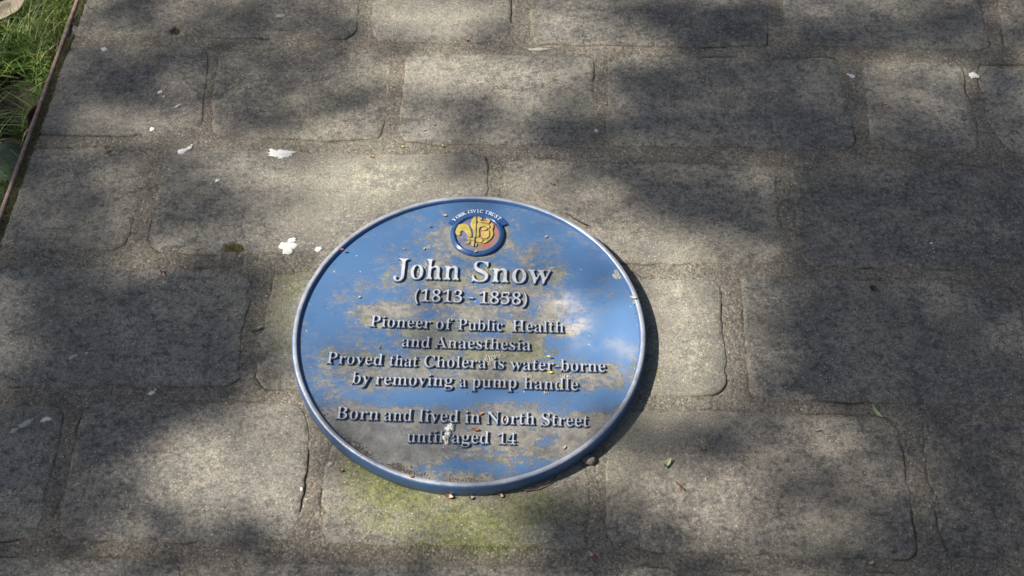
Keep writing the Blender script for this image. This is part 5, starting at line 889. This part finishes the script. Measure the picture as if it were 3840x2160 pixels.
# pebble
bm = bmesh.new(); bmesh.ops.create_icosphere(bm, subdivisions=3, radius=1)
for v in bm.verts:
    v.co *= 1+.16*mnoise.noise(v.co*1.7); v.co = Vector((v.co.x*.0098, v.co.y*.0072, v.co.z*.0045))
me = bpy.data.meshes.new('pebble'); bm.to_mesh(me); bm.free(); me.materials.append(PEBBLE); me.polygons.foreach_set('use_smooth', [True]*len(me.polygons))
pb = bpy.data.objects.new('pebble', me); C.objects.link(pb); pb.location = P(2206, 1724, .003); pb.location.z = .0035; pb.rotation_euler.z = -.3
tag(pb, 'grey-brown pebble against the lower right foot of the plaque', 'pebble')
# grit
random.seed(9); gp = []
for _ in range(900):
    k = random.randrange(len(V_ := [0])) if False else 0
    x = random.uniform(-.72, 1.0); y = random.uniform(-.42, .75); gp.append((x, y, 0.0))
GP = np.array(gp); ii = np.clip(np.searchsorted(xs, GP[:, 0]), 0, len(xs)-1); jj = np.clip(np.searchsorted(ys, GP[:, 1]), 0, len(ys)-1); okm = (SD[jj, ii] > .002) & (np.hypot(GP[:, 0], GP[:, 1]) > .26)
GP[:, 2] = Z[jj, ii]; GRIT = plain('pale_grit', (.42, .40, .36), (.25, .23, .2), 300, .8)
gt = tuft_mesh('grit', [tuple(p_) for p_ in GP[okm]], .0011, GRIT, .8); tag(gt, 'pale grit grains scattered along the mortar joints', 'grit', kind='stuff')

# ------------------------------------------------------------------ the tree that dapples the light
random.seed(21); rs = np.random.default_rng(3)
S = 3840/2576
SHADE = [  # photo position, radius (m, m) and depth of each patch of shade
 (330,190,.10,.06,0,1.3),(240,60,.12,.06,0,1.2),(150,260,.05,.04,0,.5),(640,220,.08,.08,.3,.5),(600,60,.10,.05,0,.7),(900,90,.05,.07,1.2,.5),
 (1700,40,.12,.05,-.5,1.2),(1880,90,.10,.05,-.5,1.2),(2150,60,.16,.06,0,1.0),(2450,60,.12,.07,0,1.5),
 (1500,330,.08,.035,.1,1.9),(1380,340,.04,.03,0,.5),(1700,230,.06,.05,.2,1.0),(1900,230,.14,.09,-.1,1.3),(1850,320,.18,.04,0,1.0),(2080,330,.06,.05,0,1.2),(2350,300,.10,.07,0,.7),(2500,200,.07,.06,0,1.0),
 (1500,430,.08,.03,0,.8),(1750,480,.13,.05,-.4,1.1),(1950,540,.13,.05,-.5,1.4),(2200,520,.18,.09,0,1.9),(2480,500,.12,.11,0,2.3),(2300,640,.20,.05,0,1.5),(2540,650,.08,.05,0,1.5),
 (1180,430,.05,.03,0,.8),(1000,560,.03,.03,0,.2),(220,400,.06,.05,0,.4),(230,520,.09,.05,.2,1.0),(80,560,.06,.05,0,.9),(430,480,.06,.05,0,.35),(560,540,.07,.05,0,.5),
 (60,680,.08,.05,-.2,2.0),(200,760,.08,.05,-.5,2.2),(300,850,.10,.08,-.6,3.2),(330,950,.12,.06,.3,3.2),(180,1050,.12,.07,.3,3.2),(40,1150,.10,.10,0,2.8),(40,1280,.08,.09,0,1.7),(500,760,.08,.06,0,1.2),(560,900,.07,.07,0,.9),(440,980,.12,.03,0,1.4),(640,830,.04,.07,0,.4),
 (2080,800,.07,.07,0,1.1),(2220,850,.11,.08,.2,2.3),(2340,950,.13,.06,-.4,2.3),(2250,980,.14,.04,0,1.2),(2500,800,.07,.12,0,1.4),(2000,950,.08,.04,0,.6),(2480,1150,.10,.09,0,1.5),(2500,1300,.09,.09,0,1.4),(2200,1040,.14,.03,0,.9),
 (1700,1090,.10,.03,0,.7),(1820,1110,.08,.035,0,1.0),(1640,1160,.05,.04,0,.5),(2100,1250,.08,.05,.2,.8),(1950,1200,.06,.04,0,.4),(2250,1350,.10,.04,0,.8),
 (1480,1310,.07,.035,.2,1.6),(1380,1330,.06,.03,0,1.1),(1560,1390,.10,.03,0,1.2),(1700,1420,.14,.03,0,1.0),(420,1330,.10,.04,.1,.6),(560,1310,.07,.035,.2,.6),(830,1080,.04,.05,0,.4),(250,1420,.12,.03,0,.6),(950,1430,.1,.03,0,.5),
 (2450,1400,.12,.04,0,1.3),(150,1170,.06,.06,0,1.2),
 (30,330,.07,.05,0,1.3),(60,400,.07,.06,0,1.6),(20,250,.05,.05,0,.9),(120,250,.02,.04,0,.6)
]
GAPS = [
 (1080,45,.09,.05,0,.55),(1110,175,.08,.05,0,.6),(1270,200,.08,.03,0,.4),(1390,50,.04,.05,0,.3),(1480,90,.05,.03,0,.5),(1600,110,.05,.02,0,.25),(960,40,.04,.05,0,.25),
 (450,75,.04,.04,0,.15),(150,310,.05,.035,0,.3),(310,285,.05,.03,0,.22),(430,300,.05,.02,0,.15),(800,300,.1,.03,0,.18),(600,160,.06,.03,0,.12),
 (640,430,.09,.04,0,.3),(850,450,.09,.05,0,.5),(1020,470,.08,.05,0,.55),(980,350,.08,.025,0,.3),(720,560,.08,.04,0,.32),(900,560,.06,.04,0,.3),(130,430,.04,.04,0,.15),
 (1220,380,.06,.025,0,.15),(1400,520,.08,.05,0,.28),(1560,610,.06,.03,0,.35),(1300,450,.05,.03,0,.2),
 (1720,620,.07,.035,0,.45),(1740,690,.05,.04,0,.6),(1700,780,.05,.07,0,.6),(1690,930,.04,.08,0,.45),(1820,780,.06,.05,0,.15),(1880,700,.06,.03,0,.15),
 (1500,800,.07,.07,0,.5),(1280,900,.12,.06,0,.4),(1200,740,.10,.05,0,.35),(1180,600,.07,.04,0,.4),(1530,950,.07,.05,0,.4),(880,860,.07,.08,0,.3),(1000,1000,.08,.05,0,.2),(1350,1100,.08,.05,0,.2),(800,760,.05,.06,0,.3),(720,950,.04,.06,0,.15),
 (300,1210,.09,.06,0,.22),(620,1180,.09,.07,0,.42),(700,1060,.07,.04,0,.25),(500,1320,.1,.03,0,.2),(700,1290,.06,.04,0,.28),(1150,1270,.11,.04,0,.35),(930,1270,.07,.05,0,.28),(1100,1390,.14,.03,0,.35),(450,1110,.06,.04,0,.18),
 (1650,1210,.10,.05,0,.42),(1580,1110,.05,.04,0,.35),(1550,1250,.05,.05,0,.35),(1880,1040,.09,.03,0,.22),(1850,1310,.14,.04,0,.22),(2050,1200,.09,.04,0,.12),
 (2200,170,.1,.03,0,.12),(2360,250,.06,.05,0,.12),(2450,20,.1,.02,0,.2),(15,900,.05,.05,0,.25),(80,800,.05,.03,0,.12),(1750,130,.1,.03,0,.1),(2100,650,.08,.02,0,.1),(1780,940,.04,.05,0,.2),
 (900,700,.08,.06,0,.32),(1010,610,.07,.05,0,.3),(1350,620,.07,.05,0,.2),(900,700,.08,.06,0,.2),(1010,610,.07,.05,0,.2),(2400,200,.08,.04,0,.15),(2250,720,.1,.03,0,.2),(1900,860,.05,.09,0,.2),(2430,1040,.08,.03,0,.25),(2050,1330,.12,.03,0,.2),(1650,200,.05,.04,0,.2),(2150,430,.1,.02,0,.15),(120,60,.06,.10,0,.9),(150,140,.03,.05,0,.3),(60,100,.04,.05,0,.2),(20,150,.05,.04,0,.2)
]
TBASE, LK, SK = .41, 1.25, 1.75
LEAFR = .018; LA = 1.34*LEAFR**2
def soft(lst, X, Y):
    out = np.zeros_like(X)
    for (px, py, rx, ry, rot, a) in lst:
        c = at(px*S, py*S); dx, dy = X-c[0], Y-c[1]; cr, sr = math.cos(rot), math.sin(rot)
        out += a*np.exp(-((dx*cr+dy*sr)/rx)**2-((-dx*sr+dy*cr)/ry)**2)
    return out
N0 = 40000
x = rs.uniform(-1.2, 1.25, N0); y = rs.uniform(-.6, .95, N0)
T0 = np.clip(TBASE + soft(GAPS, x, y)*LK, .03, .97)*np.exp(-soft(SHADE, x, y)*SK)
den = -np.log(np.clip(T0, .01, 1))/LA
kk = rs.uniform(0, 1, N0) < den*(2.45*1.55)/N0
pts_l = list(zip(x[kk], y[kk]))
for _ in range(5200):
    x_, y_ = rs.uniform(-3.5, 3.5), rs.uniform(-2.8, 3.0)
    if -1.2 < x_ < 1.25 and -.6 < y_ < .95: continue
    if fbm(np.array([x_]), np.array([y_]), 1.7, 31, 3)[0] > -.15: pts_l.append((x_, y_))
V = []; F = []; ctr = []
for (gx_, gy_) in pts_l:
    t = 6.9+random.uniform(-.7, .7); c = Vector((gx_, gy_, 0))+L*t; ctr.append(c)
    n_ = Vector((random.gauss(0, 1), random.gauss(0, 1), random.gauss(0, 1)+.5)).normalized(); u = n_.orthogonal().normalized(); v_ = n_.cross(u); r_ = LEAFR*random.uniform(.7, 1.25); b = len(V)
    for (a_, q_) in ((-1.25, 0), (-.45, .62), (.35, .55), (1.25, 0), (.35, -.55), (-.45, -.62)):
        V.append(tuple(c+u*(a_*r_)+v_*(q_*r_)))
    F.append([b+k for k in range(6)])
tx, ty = -8.2, -1.6
tree = empty('tree', (tx, ty, -.19)); tag(tree, 'tree standing to the left whose leaves dapple the paving with shade', 'tree')
lv = mesh_np('crown', np.array(V)-np.array([tx, ty, -.19]), [F], CROWN, tree, smooth=False); lv['kind'] = 'stuff'
def rpt(p_): return Vector(p_)-Vector((tx, ty, -.19))
twig('trunk', [rpt((tx, ty, -.19)), rpt((tx+.1, ty+.05, 1.4)), rpt((tx+.3, ty+.2, 2.8)), rpt((tx+.7, ty+.5, 3.9))], .21, .12, BARK, None, parent=tree, sides=14)
ctr = sorted(ctr, key=lambda c: random.random())
top = Vector((tx+.7, ty+.5, 3.9))
for k in range(7):
    c = ctr[k]; e = Vector((c.x, c.y, c.z+.35+random.uniform(0, .5))); e = top+(e-top)*random.uniform(.6, .8)
    e.x = min(e.x, -6.4); m1 = top.lerp(e, .5)+Vector((0, 0, .35))
    twig('limb', [rpt(top-Vector((0, 0, .15))), rpt(m1), rpt(e)], .07, .02, BARK, None, parent=tree, sides=8)

scene.render.resolution_x = 1024; scene.render.resolution_y = 576
